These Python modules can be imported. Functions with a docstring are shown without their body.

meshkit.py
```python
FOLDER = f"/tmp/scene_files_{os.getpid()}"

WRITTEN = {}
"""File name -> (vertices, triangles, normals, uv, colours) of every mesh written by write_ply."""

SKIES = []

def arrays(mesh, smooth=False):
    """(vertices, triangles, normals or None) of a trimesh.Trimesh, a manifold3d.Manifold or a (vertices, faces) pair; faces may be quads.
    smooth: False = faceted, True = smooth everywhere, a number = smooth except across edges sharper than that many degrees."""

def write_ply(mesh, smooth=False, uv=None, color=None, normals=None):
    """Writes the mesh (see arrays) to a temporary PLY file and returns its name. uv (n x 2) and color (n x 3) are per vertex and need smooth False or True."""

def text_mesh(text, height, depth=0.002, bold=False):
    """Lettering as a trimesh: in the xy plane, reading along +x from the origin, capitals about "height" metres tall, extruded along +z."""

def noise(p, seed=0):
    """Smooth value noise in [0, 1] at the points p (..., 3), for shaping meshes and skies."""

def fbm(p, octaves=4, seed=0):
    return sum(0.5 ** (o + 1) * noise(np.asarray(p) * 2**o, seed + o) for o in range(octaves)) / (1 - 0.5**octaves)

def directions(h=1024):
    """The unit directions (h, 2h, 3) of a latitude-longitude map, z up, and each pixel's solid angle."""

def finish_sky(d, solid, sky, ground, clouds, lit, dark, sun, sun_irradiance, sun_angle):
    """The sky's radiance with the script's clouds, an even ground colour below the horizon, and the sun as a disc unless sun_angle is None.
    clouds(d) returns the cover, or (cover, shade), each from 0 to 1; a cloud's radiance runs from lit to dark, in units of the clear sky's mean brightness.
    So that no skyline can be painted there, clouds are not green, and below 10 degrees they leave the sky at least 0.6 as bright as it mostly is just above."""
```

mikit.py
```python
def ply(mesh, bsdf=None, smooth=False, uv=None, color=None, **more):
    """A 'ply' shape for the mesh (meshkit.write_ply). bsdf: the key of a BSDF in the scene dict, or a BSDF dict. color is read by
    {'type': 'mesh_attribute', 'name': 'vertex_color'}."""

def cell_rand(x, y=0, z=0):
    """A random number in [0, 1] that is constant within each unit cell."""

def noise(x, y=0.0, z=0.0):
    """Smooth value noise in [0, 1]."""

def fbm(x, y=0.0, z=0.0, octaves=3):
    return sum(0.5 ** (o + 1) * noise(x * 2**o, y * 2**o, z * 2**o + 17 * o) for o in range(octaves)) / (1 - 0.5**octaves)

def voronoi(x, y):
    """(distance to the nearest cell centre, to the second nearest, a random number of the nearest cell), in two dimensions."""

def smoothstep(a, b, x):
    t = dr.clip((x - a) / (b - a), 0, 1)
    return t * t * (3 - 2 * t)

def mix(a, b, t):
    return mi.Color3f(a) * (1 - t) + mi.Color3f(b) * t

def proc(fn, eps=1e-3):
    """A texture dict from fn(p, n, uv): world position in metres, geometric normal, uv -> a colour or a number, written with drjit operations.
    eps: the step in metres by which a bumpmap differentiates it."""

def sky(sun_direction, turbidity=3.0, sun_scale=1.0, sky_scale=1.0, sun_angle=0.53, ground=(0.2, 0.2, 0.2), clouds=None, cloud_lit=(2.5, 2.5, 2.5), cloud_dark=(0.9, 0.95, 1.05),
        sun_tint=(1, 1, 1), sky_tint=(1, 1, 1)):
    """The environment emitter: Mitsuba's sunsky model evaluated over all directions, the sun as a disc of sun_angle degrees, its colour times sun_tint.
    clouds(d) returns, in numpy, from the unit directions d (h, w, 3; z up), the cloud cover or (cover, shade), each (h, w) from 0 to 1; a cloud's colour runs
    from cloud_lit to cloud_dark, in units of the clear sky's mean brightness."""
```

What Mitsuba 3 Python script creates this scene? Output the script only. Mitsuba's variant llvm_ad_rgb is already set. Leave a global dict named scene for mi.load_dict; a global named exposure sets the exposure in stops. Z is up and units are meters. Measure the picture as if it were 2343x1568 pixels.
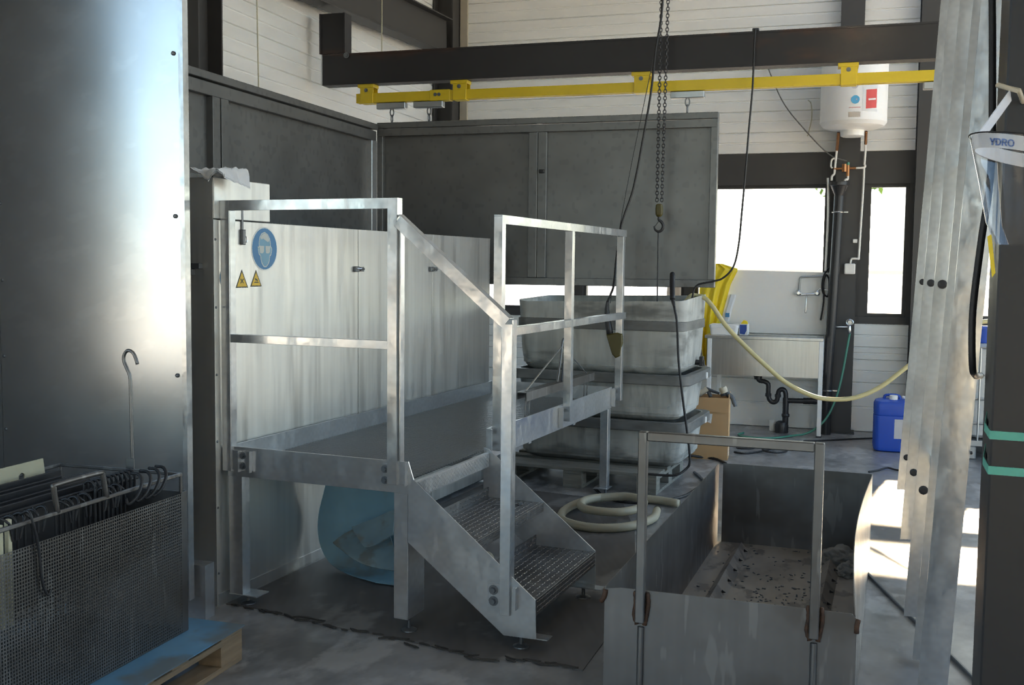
import math, random
import numpy as np
import trimesh
from shapely.geometry import Polygon, box as sbox
import drjit as dr
import mitsuba as mi
import mikit, meshkit
from mikit import proc, noise, fbm, voronoi, smoothstep, mix

T4 = mi.ScalarTransform4f
scene = {'type': 'scene'}
labels = {}
rng = random.Random(7)
ORD = ['first', 'second', 'third', 'fourth', 'fifth', 'sixth', 'seventh', 'eighth', 'ninth', 'tenth', 'eleventh', 'twelfth', 'thirteenth', 'fourteenth', 'fifteenth', 'sixteenth']

# ------------------------------------------------------------------ camera, sky, exposure
CAM_H = 1.55
YAW, PITCH, ROLL = 0.3006, 0.0735, 0.0106


def camera():
    fw = np.array([-math.sin(YAW), math.cos(YAW), 0.0])
    rt = np.array([math.cos(YAW), math.sin(YAW), 0.0])
    up = np.array([0, 0, 1.0])
    f2 = fw * math.cos(PITCH) - up * math.sin(PITCH)
    u2 = up * math.cos(PITCH) + fw * math.sin(PITCH)
    u3 = u2 * math.cos(ROLL) - rt * math.sin(ROLL)
    o = np.array([0, 0, CAM_H])
    return {'type': 'perspective', 'fov': 52.03, 'fov_axis': 'x', 'near_clip': 0.05, 'far_clip': 500.0,
            'to_world': T4().look_at(origin=o.tolist(), target=(o + f2).tolist(), up=u3.tolist())}


scene['camera'] = camera()
SUN_AZ, SUN_EL = math.radians(10.8), math.radians(24.5)
sun_dir = [math.sin(SUN_AZ) * math.cos(SUN_EL), math.cos(SUN_AZ) * math.cos(SUN_EL), math.sin(SUN_EL)]
scene['sky'] = mikit.sky(sun_dir, turbidity=2.6, sun_scale=1.0, sky_scale=1.0, sun_angle=0.8, ground=(0.3, 0.3, 0.29), sky_tint=(1.06, 1.0, 0.95))
exposure = 4.2


# ------------------------------------------------------------------ materials
def principled(color, rough=0.5, metal=0.0, spec=0.5, **kw):
    d = {'type': 'principled', 'base_color': color if isinstance(color, dict) else {'type': 'rgb', 'value': list(color)},
         'roughness': rough, 'metallic': metal, 'specular': spec}
    d.update(kw)
    return d


def two(b):
    return {'type': 'twosided', 'bsdf': b}


def mat(name, b):
    scene['m_' + name] = two(b)


def c_galv(p, n, uv):
    a = fbm(p.x * 3, p.y * 3, p.z * 3, octaves=3)
    b = noise(p.x * 60, p.y * 60, p.z * 60)
    return mix((0.42, 0.435, 0.445), (0.64, 0.655, 0.66), dr.clip(a * 0.7 + b * 0.35, 0, 1))


def r_galv(p, n, uv):
    a = fbm(p.x * 11, p.y * 11, p.z * 9, octaves=4)
    return 0.13 + 0.12 * a + 0.12 * smoothstep(.4, .7, fbm(p.x * 34 + 4, p.y * 34, p.z * 9, octaves=4))


def c_sheet(p, n, uv):
    a = fbm(p.x * 2, p.y * 2, p.z * 2, octaves=4)
    s = smoothstep(0.62, 0.75, fbm(p.x * 7 + p.z * 3, p.z * 14 - p.x * 4, 3.0, octaves=4))
    return mix((0.46, 0.48, 0.50), (0.58, 0.60, 0.62), dr.clip(a + 0.25 * s, 0, 1))


def r_sheet(p, n, uv):
    return 0.20 + 0.10 * fbm(p.x * 3, p.y * 3, p.z * 3, octaves=4)


def c_stainless(p, n, uv):
    st = fbm(p.x * 40 + p.y * 40, 0.0, p.z * 0.9, octaves=3)
    big = fbm(p.x * 1.7, p.y * 1.7, p.z * 1.2, octaves=3)
    dirt = smoothstep(0.5, 0.8, fbm(p.y * 16, p.x * 16, p.z * 1.3 + 4, octaves=3))
    return mix(mix((0.56, 0.55, 0.52), (0.74, 0.73, 0.69), dr.clip(st * 0.6 + big * 0.5, 0, 1)), (0.36, 0.35, 0.33), 0.6 * dirt)


def r_stainless(p, n, uv):
    return 0.30 + 0.22 * fbm(p.x * 20 + p.y * 20, 2.0, p.z * 1.5, octaves=3)


def c_dull(p, n, uv):
    a = fbm(p.x * 4, p.y * 4, p.z * 4, octaves=4)
    b = smoothstep(0.66, 0.78, noise(p.x * 38, p.y * 38, p.z * 22))
    return mix(mix((0.125, 0.128, 0.126), (0.20, 0.205, 0.20), a), (0.085, 0.09, 0.095), 0.25 * b)


def c_darkplate(p, n, uv):
    a = fbm(p.x * 8, p.y * 8, p.z * 2.5, octaves=4)
    return mix((0.06, 0.062, 0.06), (0.13, 0.135, 0.13), a)


def c_beam(p, n, uv):
    a = fbm(p.x * 2.2 + 1.3, p.y * 2.2, p.z * 5, octaves=4)
    rust = smoothstep(0.58, 0.72, a)
    return mix((0.022, 0.022, 0.024), (0.075, 0.030, 0.014), 0.45 * rust)


def c_clad(p, n, uv):
    a = fbm(p.x * 1.5, p.y * 1.5, p.z * 6, octaves=3)
    return mix((0.70, 0.70, 0.67), (0.80, 0.80, 0.77), a)


def c_floor(p, n, uv):
    a = fbm(p.x * 1.3, p.y * 1.3, 0.5, octaves=5)
    b = fbm(p.x * 13, p.y * 9, 1.5, octaves=5)
    dark = smoothstep(0.50, 0.66, fbm(p.x * 3.1 + 7, p.y * 2.2, 2.5, octaves=6))
    pale = smoothstep(0.56, 0.68, fbm(p.x * 5 + 2, p.y * 3.2, 5.5, octaves=6))
    c = mix((0.12, 0.12, 0.118), (0.31, 0.312, 0.31), dr.clip(a * 0.6 + b * 0.55, 0, 1))
    c = mix(c, (0.085, 0.083, 0.08), 0.6 * dark)
    return mix(c, (0.46, 0.46, 0.45), 0.42 * pale)


def r_floor(p, n, uv):
    return 0.16 + 0.34 * fbm(p.x * 5, p.y * 4, 2.0, octaves=4)


def c_mat(p, n, uv):
    a = fbm(p.x * 5, p.y * 2.2, 0.5, octaves=5)
    b = fbm(p.x * 30 + p.y * 12, p.y * 4, 0.5, octaves=2)
    pale = smoothstep(0.54, 0.68, fbm(p.x * 5 + 3, p.y * 3, 5.5, octaves=5))
    return mix(mix((0.045, 0.043, 0.041), (0.125, 0.12, 0.115), dr.clip(a * .7 + b * .35, 0, 1)), (0.27, 0.27, 0.26), 0.4 * pale)


def c_grp(p, n, uv):
    st = fbm(p.x * 26, p.y * 26, p.z * 2.2, octaves=4)
    cl = fbm(p.x * 3 + 5, p.y * 3, p.z * 4.1, octaves=5)
    sp = smoothstep(0.50, 0.85, fbm(p.x * 17 + 2, p.y * 17, p.z * 3, octaves=4))
    sm = smoothstep(0.50, 0.72, fbm(p.x * 2.4 + 1, p.y * 2.4, p.z * 6.5 + 2, octaves=5))
    c = mix((0.22, 0.225, 0.21), (0.58, 0.58, 0.54), dr.clip(st * .5 + cl * .75 - .15, 0, 1))
    return mix(mix(c, (0.075, 0.078, 0.073), 0.7 * sm), (0.07, 0.075, 0.07), 0.6 * sp)


def c_grprim(p, n, uv):
    return mix((0.06, 0.062, 0.06), (0.20, 0.20, 0.19), fbm(p.x * 7, p.y * 7, p.z * 16, octaves=4))


def c_steel(p, n, uv):
    a = fbm(p.x * 6, p.y * 6, p.z * 6, octaves=4)
    st = fbm(p.x * 22, p.y * 22, p.z * 1.4, octaves=3)
    big = smoothstep(.48, .68, fbm(p.x * 2.6 + 3, p.y * 2.6, p.z * 3.4, octaves=5))
    mark = smoothstep(.66, .72, fbm(p.x * 31, p.y * 31, p.z * 4, octaves=3))
    c = mix((0.12, 0.12, 0.12), (0.26, 0.258, 0.256), dr.clip(a * .6 + st * .45, 0, 1))
    c = mix(c, (0.105, 0.09, 0.075), .5 * big)
    return mix(c, (0.36, 0.36, 0.35), .35 * mark)


def c_wood(p, n, uv):
    g = fbm(p.x * 50, p.y * 5, p.z * 50, octaves=3)
    d = fbm(p.x * 3, p.y * 3, p.z * 9, octaves=3)
    return mix((0.16, 0.115, 0.07), (0.40, 0.30, 0.19), dr.clip(g * .6 + d * .4, 0, 1))


def c_wood_old(p, n, uv):
    g = fbm(p.x * 6, p.y * 50, p.z * 50, octaves=3)
    return mix((0.13, 0.13, 0.115), (0.26, 0.255, 0.225), g)


def c_blue(p, n, uv):
    a = fbm(p.x * 6, p.y * 3, p.z * 4, octaves=4)
    d = smoothstep(0.5, 0.75, fbm(p.x * 9 + 1, p.y * 9, p.z * 3, octaves=4))
    return mix(mix((0.12, 0.25, 0.33), (0.25, 0.43, 0.51), a), (0.17, 0.19, 0.175), 0.7 * d)


def b_galv(p, n, uv):
    return fbm(p.x * 14, p.y * 14, p.z * 14, octaves=2) + 0.12 * noise(p.x * 90, p.y * 90, p.z * 90)


mat('galv', {'type': 'bumpmap', 'arbitrary': proc(b_galv, .004), 'scale': 0.0010, 'bsdf': principled(proc(c_galv), proc(r_galv), 0.72)})
mat('sheet', principled(proc(c_sheet), proc(r_sheet), 0.95))
mat('stainless', principled(proc(c_stainless), proc(r_stainless), 0.8))
mat('dull', principled(proc(c_dull), 0.42, 0.55))
mat('darkplate', principled(proc(c_darkplate), 0.45, 0.5))
mat('beam', principled(proc(c_beam), 0.5, 0.0, 0.4))
mat('column', principled((0.048, 0.047, 0.046), 0.5, 0.0, 0.4))
mat('clad', principled(proc(c_clad), 0.45))
mat('floor', principled(proc(c_floor), proc(r_floor), 0.0, 0.55))
mat('mat', principled(proc(c_mat), 0.5))
mat('grp', principled(proc(c_grp), 0.5))
mat('grprim', principled(proc(c_grprim), 0.5))
mat('steel', principled(proc(c_steel), 0.40, 0.85))
mat('wood', principled(proc(c_wood), 0.75, 0.0, 0.25))
mat('wood_old', principled(proc(c_wood_old), 0.8, 0.0, 0.2))
mat('blue_sheet', principled(proc(c_blue), 0.5))
def c_blueworn(p, n, uv):
    a = fbm(p.x * 8, p.y * 4, p.z * 4, octaves=4)
    d = smoothstep(0.36, 0.62, fbm(p.x * 6 + 1, p.y * 5, 2.0, octaves=5))
    return mix(mix((0.06, 0.17, 0.28), (0.14, 0.30, 0.44), a), (0.13, 0.15, 0.15), 0.85 * d)


mat('blue_worn', principled(proc(c_blueworn), 0.5))
mat('black', principled((0.012, 0.012, 0.013), 0.45))
mat('blackplastic', principled((0.022, 0.022, 0.024), 0.35))
mat('blacksteel', principled((0.030, 0.031, 0.034), 0.42, 0.3))
mat('white', principled((0.80, 0.80, 0.78), 0.35))
mat('yellow', principled((0.62, 0.46, 0.015), 0.4))
mat('grille', principled((0.40, 0.42, 0.43), 0.35, 0.85))
mat('chrome', principled((0.75, 0.76, 0.77), 0.18, 1.0))
mat('boltmetal', principled((0.16, 0.17, 0.18), 0.4, 0.7))
mat('beige', principled((0.42, 0.38, 0.30), 0.6))
mat('ceiling', principled((0.45, 0.46, 0.46), 0.7))
mat('outside', principled((0.55, 0.54, 0.51), 0.8))
scene['m_glass'] = {'type': 'thindielectric', 'int_ior': 1.5}


# ------------------------------------------------------------------ mesh helpers: a mesh is (vertices, triangles)
def rotz(a):
    c, s = math.cos(a), math.sin(a)
    return np.array([[c, -s, 0], [s, c, 0], [0, 0, 1.0]])


W = np.eye(3)              # the building's axes
P = rotz(-0.0875)          # the access platform, the tank housing and the stacked tanks stand 5 degrees askew
TR = rotz(-0.05)           # the trough


def join(*ms):
    vs, fs, k = [], [], 0
    for v, f in ms:
        vs.append(np.asarray(v, float)); fs.append(np.asarray(f, int) + k); k += len(v)
    return np.vstack(vs), np.vstack(fs)


def turn(m, R=W, at=(0, 0, 0)):
    return np.asarray(m[0]) @ np.asarray(R).T + np.asarray(at, float), m[1]


_BOXF = np.array([[0, 1, 3], [0, 3, 2], [4, 6, 7], [4, 7, 5], [0, 4, 5], [0, 5, 1], [2, 3, 7], [2, 7, 6], [0, 2, 6], [0, 6, 4], [1, 5, 7], [1, 7, 3]])


def bx(x0, x1, y0, y1, z0, z1, b=0.0):
    x0, x1 = min(x0, x1), max(x0, x1); y0, y1 = min(y0, y1), max(y0, y1); z0, z1 = min(z0, z1), max(z0, z1)
    if b <= 0:
        return np.array([[x, y, z] for x in (x0, x1) for y in (y0, y1) for z in (z0, z1)], float), _BOXF
    b = min(b, .45 * (x1 - x0), .45 * (y1 - y0), .45 * (z1 - z0))
    c, h = np.array([(x0 + x1) / 2, (y0 + y1) / 2, (z0 + z1) / 2]), np.array([x1 - x0, y1 - y0, z1 - z0]) / 2
    pts = []
    for s in np.ndindex(2, 2, 2):
        s = np.array(s) * 2 - 1
        for k in range(3):
            e = h - b; e[k] = h[k]
            pts.append(c + s * e)
    t = trimesh.convex.convex_hull(np.array(pts))
    return np.array(t.vertices), np.array(t.faces)


def frame_of(p0, p1, up=(0, 0, 1)):
    d = np.asarray(p1, float) - np.asarray(p0, float)
    n = np.linalg.norm(d); d = d / n
    up = np.asarray(up, float)
    if abs(d @ up) > 0.98:
        up = np.array([0, 1.0, 0])
    s = np.cross(d, up); s /= np.linalg.norm(s)
    return d, s, np.cross(s, d), n


def bar(p0, p1, w, h, up=(0, 0, 1), b=0.003):
    d, s, u, n = frame_of(p0, p1, up)
    v, f = bx(0, n, -w / 2, w / 2, -h / 2, h / 2, b)
    R = np.stack([d, s, u], 1)
    if np.linalg.det(R) < 0:
        f = f[:, ::-1]
    return v @ R.T + np.asarray(p0, float), f


def spline(pts, k=8):
    p = np.asarray(pts, float)
    q = np.vstack([2 * p[0] - p[1], p, 2 * p[-1] - p[-2]])
    out = []
    for i in range(1, len(q) - 2):
        for t in np.arange(k) / k:
            a, b, c, d = q[i - 1], q[i], q[i + 1], q[i + 2]
            out.append(.5 * (2 * b + (c - a) * t + (2 * a - 5 * b + 4 * c - d) * t * t + (3 * b - a - 3 * c + d) * t ** 3))
    return np.array(out + [p[-1]])


def tube(pts, r, n=8, caps=True, closed=False):
    p = np.asarray(pts, float)
    if closed:
        t = np.roll(p, -1, 0) - np.roll(p, 1, 0)
    else:
        t = np.gradient(p, axis=0)
    t /= np.linalg.norm(t, axis=1, keepdims=True) + 1e-12
    a = np.cross(t[0], [0, 0, 1.0] if abs(t[0, 2]) < .9 else [1.0, 0, 0])
    A = []
    for k in range(len(p)):
        a = a - t[k] * (a @ t[k]); a /= np.linalg.norm(a) + 1e-12
        A.append(a)
    A = np.array(A); B = np.cross(t, A)
    ang = np.arange(n) * 2 * np.pi / n
    r = np.broadcast_to(r, (len(p),))
    v = (p[:, None] + r[:, None, None] * (np.cos(ang)[None, :, None] * A[:, None] + np.sin(ang)[None, :, None] * B[:, None])).reshape(-1, 3)
    m = len(p)
    f = []
    for i in range(m if closed else m - 1):
        j2 = (i + 1) % m
        for j in range(n):
            k = (j + 1) % n
            f += [[i * n + j, i * n + k, j2 * n + k], [i * n + j, j2 * n + k, j2 * n + j]]
    if caps and not closed:
        v = np.vstack([v, p[:1], p[-1:]])
        for j in range(n):
            k = (j + 1) % n
            f += [[m * n, k, j], [m * n + 1, (m - 1) * n + j, (m - 1) * n + k]]
    return v, np.array(f)


def lathe(profile, n=24, axis_at=(0, 0, 0), R=W):
    """profile of (radius, z); revolved about z, then turned by R."""
    pr = np.asarray(profile, float); m = len(pr)
    ang = np.arange(n) * 2 * np.pi / n
    v = np.stack([pr[:, None, 0] * np.cos(ang), pr[:, None, 0] * np.sin(ang), np.repeat(pr[:, 1:2], n, 1)], -1).reshape(-1, 3)
    f = []
    for i in range(m - 1):
        for j in range(n):
            k = (j + 1) % n
            f += [[i * n + j, i * n + k, (i + 1) * n + k], [i * n + j, (i + 1) * n + k, (i + 1) * n + j]]
    v = np.vstack([v, [[0, 0, pr[0, 1]], [0, 0, pr[-1, 1]]]])
    for j in range(n):
        k = (j + 1) % n
        f += [[m * n, k, j], [m * n + 1, (m - 1) * n + j, (m - 1) * n + k]]
    return turn((v, np.array(f)), R, axis_at)


def prism(poly, t0, t1, plane='xy'):
    """a 2D outline (or shapely polygon) extruded from t0 to t1 along the third axis."""
    g = poly if hasattr(poly, 'exterior') else Polygon(poly)
    m = trimesh.creation.extrude_polygon(g, t1 - t0, engine='earcut')
    v, f = np.array(m.vertices), np.array(m.faces)
    v[:, 2] += t0
    if plane == 'xz':
        v = v[:, [0, 2, 1]]; f = f[:, ::-1]
    elif plane == 'yz':
        v = v[:, [2, 0, 1]]
    return v, f


def rounded(x0, x1, y0, y1, r, seg=6):
    return sbox(x0 + r, y0 + r, x1 - r, y1 - r).buffer(r, quad_segs=seg)


def hexbolt(at, axis, r=0.011, h=0.010):
    """a hexagonal head with a washer, pointing along the unit axis."""
    d = np.asarray(axis, float)
    o = np.asarray(at, float)
    return join(tube([o, o + d * .003], r * 1.7, 12), tube([o + d * .003, o + d * (.003 + h)], r, 6))


# ------------------------------------------------------------------ scene entries
def numbered(name):
    if name not in scene and name not in used:
        used.add(name); return name
    k = 1
    while f'{name}_{k:03d}' in scene or f'{name}_{k:03d}' in used:
        k += 1
    used.add(f'{name}_{k:03d}')
    return f'{name}_{k:03d}'


used = set()


def thing(name, label, cat, group=None):
    key = numbered(name)
    labels[key] = {'label': label, 'category': cat}
    if group:
        labels[key]['group'] = group
    return key


def put(key, mesh, m, R=W, at=(0, 0, 0), smooth=False):
    v, f = turn(mesh, R, at)
    scene[key] = mikit.ply((v, f), 'm_' + m, smooth)
    return key


def part(parent, name, mesh, m, R=W, at=(0, 0, 0), smooth=False, label=None, stuff=False):
    key = numbered(parent + '__' + name)
    put(key, mesh, m, R, at, smooth)
    if label or stuff:
        labels[key] = {}
        if label:
            labels[key]['label'] = label
        if stuff:
            labels[key]['kind'] = 'stuff'
    return key


def one(name, mesh, m, label, cat, R=W, at=(0, 0, 0), smooth=False, group=None, stuff=False):
    key = thing(name, label, cat, group)
    if stuff:
        labels[key]['kind'] = 'stuff'
    return put(key, mesh, m, R, at, smooth)


def struct(name, mesh, m, label, cat, R=W):
    key = numbered(name)
    labels[key] = {'label': label, 'category': cat, 'kind': 'structure'}
    return put(key, mesh, m, R)


# ================================================================== THE BUILDING
XL, XR, YB, YF, ZC = -4.1, 3.2, 10.5, -4.0, 5.2
BAY = (.75, 2.25, .85, 3.5)       # tall window bay in the left wall beside the camera: y from, y to, sill, head
LOW = (-3.2, .45, 0.0, 1.25)      # roller door further back in the left wall, raised a little: y from, y to, floor, lower edge

struct('floor', bx(XL - .2, XR + .2, YF - .2, YB + .2, -.25, 0), 'floor', 'grey power-floated concrete floor, stained and glossy', 'floor')
struct('ground', bx(-400, 400, -400, 400, -.40, -.26), 'outside', 'pale paved yard outside the windows', 'ground')
SKL = (-.8, 1.2, 6.6, 9.9)       # the roof light, above the picture: its light falls steeply on the left wall and the screen
cl = struct('ceiling', join(bx(XL - .2, SKL[0], YF - .2, YB + .2, ZC, ZC + .2), bx(SKL[1], XR + .2, YF - .2, YB + .2, ZC, ZC + .2),
                            bx(SKL[0], SKL[1], YF - .2, SKL[2], ZC, ZC + .2), bx(SKL[0], SKL[1], SKL[3], YB + .2, ZC, ZC + .2)), 'ceiling', 'pale metal roof deck with a roof light', 'ceiling')
for a in range(4):
    y0, y1 = SKL[2] + (SKL[3] - SKL[2]) * a / 4, SKL[2] + (SKL[3] - SKL[2]) * (a + 1) / 4
    part(cl, 'glazing_bar', bx(SKL[0], SKL[1], y1 - .03, y1 + .03, ZC + .02, ZC + .1), 'column')
    part(cl, 'pane', (np.array([[SKL[0], y0, ZC + .1], [SKL[1], y0, ZC + .1], [SKL[1], y1, ZC + .1], [SKL[0], y1, ZC + .1]]), np.array([[0, 1, 2], [0, 2, 3]])), 'glass')

# back wall: windows between sill 1.10 and head 2.35
WIN = [(-3.75, -2.60), (-2.50, -1.47), (-1.36, -0.118), (0.24, 0.607), (0.82, 1.70), (1.85, 2.95)]
ZS, ZH = 1.10, 2.35
cores = [bx(XL, XR, YB, YB + .16, 0, ZS), bx(XL, XR, YB, YB + .16, ZH, ZC)]
xs = [XL] + [x for w in WIN for x in w] + [XR]
for a, b in zip(xs[::2], xs[1::2]):
    cores.append(bx(a, b, YB, YB + .16, ZS, ZH))
wb = struct('wall_back', join(*cores), 'column', 'white clad rear wall with a band of windows framed in dark steel', 'wall')


def planks(parent, zs, u0, u1, maker):
    for z0, z1 in zip(zs[:-1], zs[1:]):
        m = (z0 + z1) / 2
        pr = [(0, z0), (.022, z0 + .006), (.022, m - .010), (.014, m - .004), (.014, m + .004), (.022, m + .010), (.022, z1 - .010), (.012, z1 - .004), (.012, z1), (0, z1)]
        part(parent, 'plank', maker(pr, u0, u1), 'clad')


def on_back(pr, u0, u1):
    v, f = prism([(YB - a, z) for a, z in pr], u0, u1, 'yz')
    return v, f


def on_left(pr, u0, u1):
    return prism([(XL + a, z) for a, z in pr], u0, u1, 'xz')


low = [0.0, .47, .69, .81, 1.03]
planks(wb, low, XL, XR, on_back)
high = [2.65 + .2 * k for k in range(13)]
high[-1] = ZC
planks(wb, high, XL, XR, on_back)
part(wb, 'dark_band', bx(XL, XR, YB - .015, YB, ZH, 2.65), 'column', label='dark steel band above the windows')
part(wb, 'sill_band', bx(XL, XR, YB - .015, YB, 1.03, ZS), 'column', label='dark steel sill under the windows')

for i, (a, b) in enumerate(WIN):
    wn = struct(f'window_{i + 1}', join(bx(a, a + .03, YB + .03, YB + .10, ZS, ZH), bx(b - .03, b, YB + .03, YB + .10, ZS, ZH),
                                        bx(a + .03, b - .03, YB + .03, YB + .10, ZS, ZS + .03), bx(a + .03, b - .03, YB + .03, YB + .10, ZH - .03, ZH)),
                'column', 'window in a thin dark frame in the rear wall', 'window')
    part(wn, 'pane', (np.array([[a + .03, YB + .06, ZS + .03], [b - .03, YB + .06, ZS + .03], [b - .03, YB + .06, ZH - .03], [a + .03, YB + .06, ZH - .03]]),
                      np.array([[0, 1, 2], [0, 2, 3]])), 'glass')
    if i == 4:
        part(wn, 'transom', bx(a + .03, b - .03, YB + .02, YB + .11, 1.82, 2.0), 'column')

# left wall with the roller door opening near the camera
wl = struct('wall_left', join(bx(XL - .16, XL, 3.85, YB, 0, ZC), bx(XL - .16, XL, YF, LOW[0], 0, ZC), bx(XL - .16, XL, LOW[1], BAY[0], 0, ZC), bx(XL - .16, XL, LOW[0], LOW[1], LOW[3], ZC),
                               bx(XL - .16, XL, BAY[0], BAY[1], BAY[3], ZC), bx(XL - .16, XL, BAY[0], BAY[1], 0, BAY[2])), 'clad', 'white clad left wall behind the tank housing', 'wall')
planks(wl, [2.2 + .2 * k for k in range(15)] + [ZC], 3.9, YB, on_left)
part(wl, 'door_leaf', bx(XL - .02, XL + .04, LOW[0], LOW[1], LOW[3], 3.6), 'column')
part(wl, 'bay_jamb', bx(XL - .16, XL + .05, BAY[1], 3.85, 0, ZC), 'column')
part(wl, 'bay_jamb', bx(XL - .01, XL + .05, LOW[1], BAY[0], 0, ZC), 'column')
part(wl, 'parapet_panel', bx(XL, XL + .03, BAY[0], BAY[1], 0, BAY[2] + .01), 'column')
# right wall: a wide window band and a high one
wr = struct('wall_right', join(bx(XR, XR + .16, YF, 1.0, 0, ZC), bx(XR, XR + .16, 10.3, YB, 0, ZC), bx(XR, XR + .16, 1.0, 10.3, 4.7, ZC), bx(XR, XR + .16, 1.0, 5.2, 0, .9),
                               bx(XR, XR + .16, 5.2, 5.4, 0, 4.7)), 'clad', 'white clad right wall with a wide window and an open roller door', 'wall')
fw = [bx(XL, XR, YF - .16, YF, 0, .8), bx(XL, XR, YF - .16, YF, 4.4, ZC)]
for a, b in ((XL, -3.7), (-1.2, 1.9), (3.0, XR)):
    fw.append(bx(a, b, YF - .16, YF, .8, 4.4))
struct('wall_front', join(*fw), 'clad', 'white clad wall behind the viewer with two large windows', 'wall')


# ------------------------------------------------------------------ steel frame
def hsec(w, h, tf, tw):
    """H section: flanges at +-h/2 along the second axis."""
    return [(-w / 2, -h / 2), (w / 2, -h / 2), (w / 2, -h / 2 + tf), (tw / 2, -h / 2 + tf), (tw / 2, h / 2 - tf), (w / 2, h / 2 - tf), (w / 2, h / 2), (-w / 2, h / 2),
            (-w / 2, h / 2 - tf), (-tw / 2, h / 2 - tf), (-tw / 2, -h / 2 + tf), (-w / 2, -h / 2 + tf)]


def column(x0, x1, y0, y1, z1, label, flange='y', z0=0.0):
    k = thing('steel_column', label, 'column')
    w, h = (x1 - x0, y1 - y0) if flange == 'y' else (y1 - y0, x1 - x0)
    pr = hsec(w, h, .013, .012)
    if flange == 'x':
        pr = [(b, a) for a, b in pr]
    pr = [(a + (x0 + x1) / 2, b + (y0 + y1) / 2) for a, b in pr]
    part(k, 'shaft', prism(pr, z0 + .012, z1), 'column')
    part(k, 'base_plate', bx(x0 - .03, x1 + .03, y0 - .03, y1 + .0, z0, z0 + .012), 'column')
    return k


column(-.055, .155, YB - .21, YB - .02, ZC, 'dark steel column between the two bright windows behind the sink')
column(.64, .80, YB - .24, YB - .02, ZC, 'dark steel column right of the narrow window')
column(-4.06, -3.85, YB - .24, YB - .02, ZC, 'dark steel column in the far corner above the hanging panel', 'x')
column(-4.06, -3.84, 5.75, 6.02, ZC, 'dark steel column against the left wall behind the galvanised sheet')
one('corner_trim', bx(-3.84, -3.76, YB - .05, YB - .023, 2.66, ZC), 'beige', 'beige vertical cover strip beside the far corner column', 'trim strip')

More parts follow.
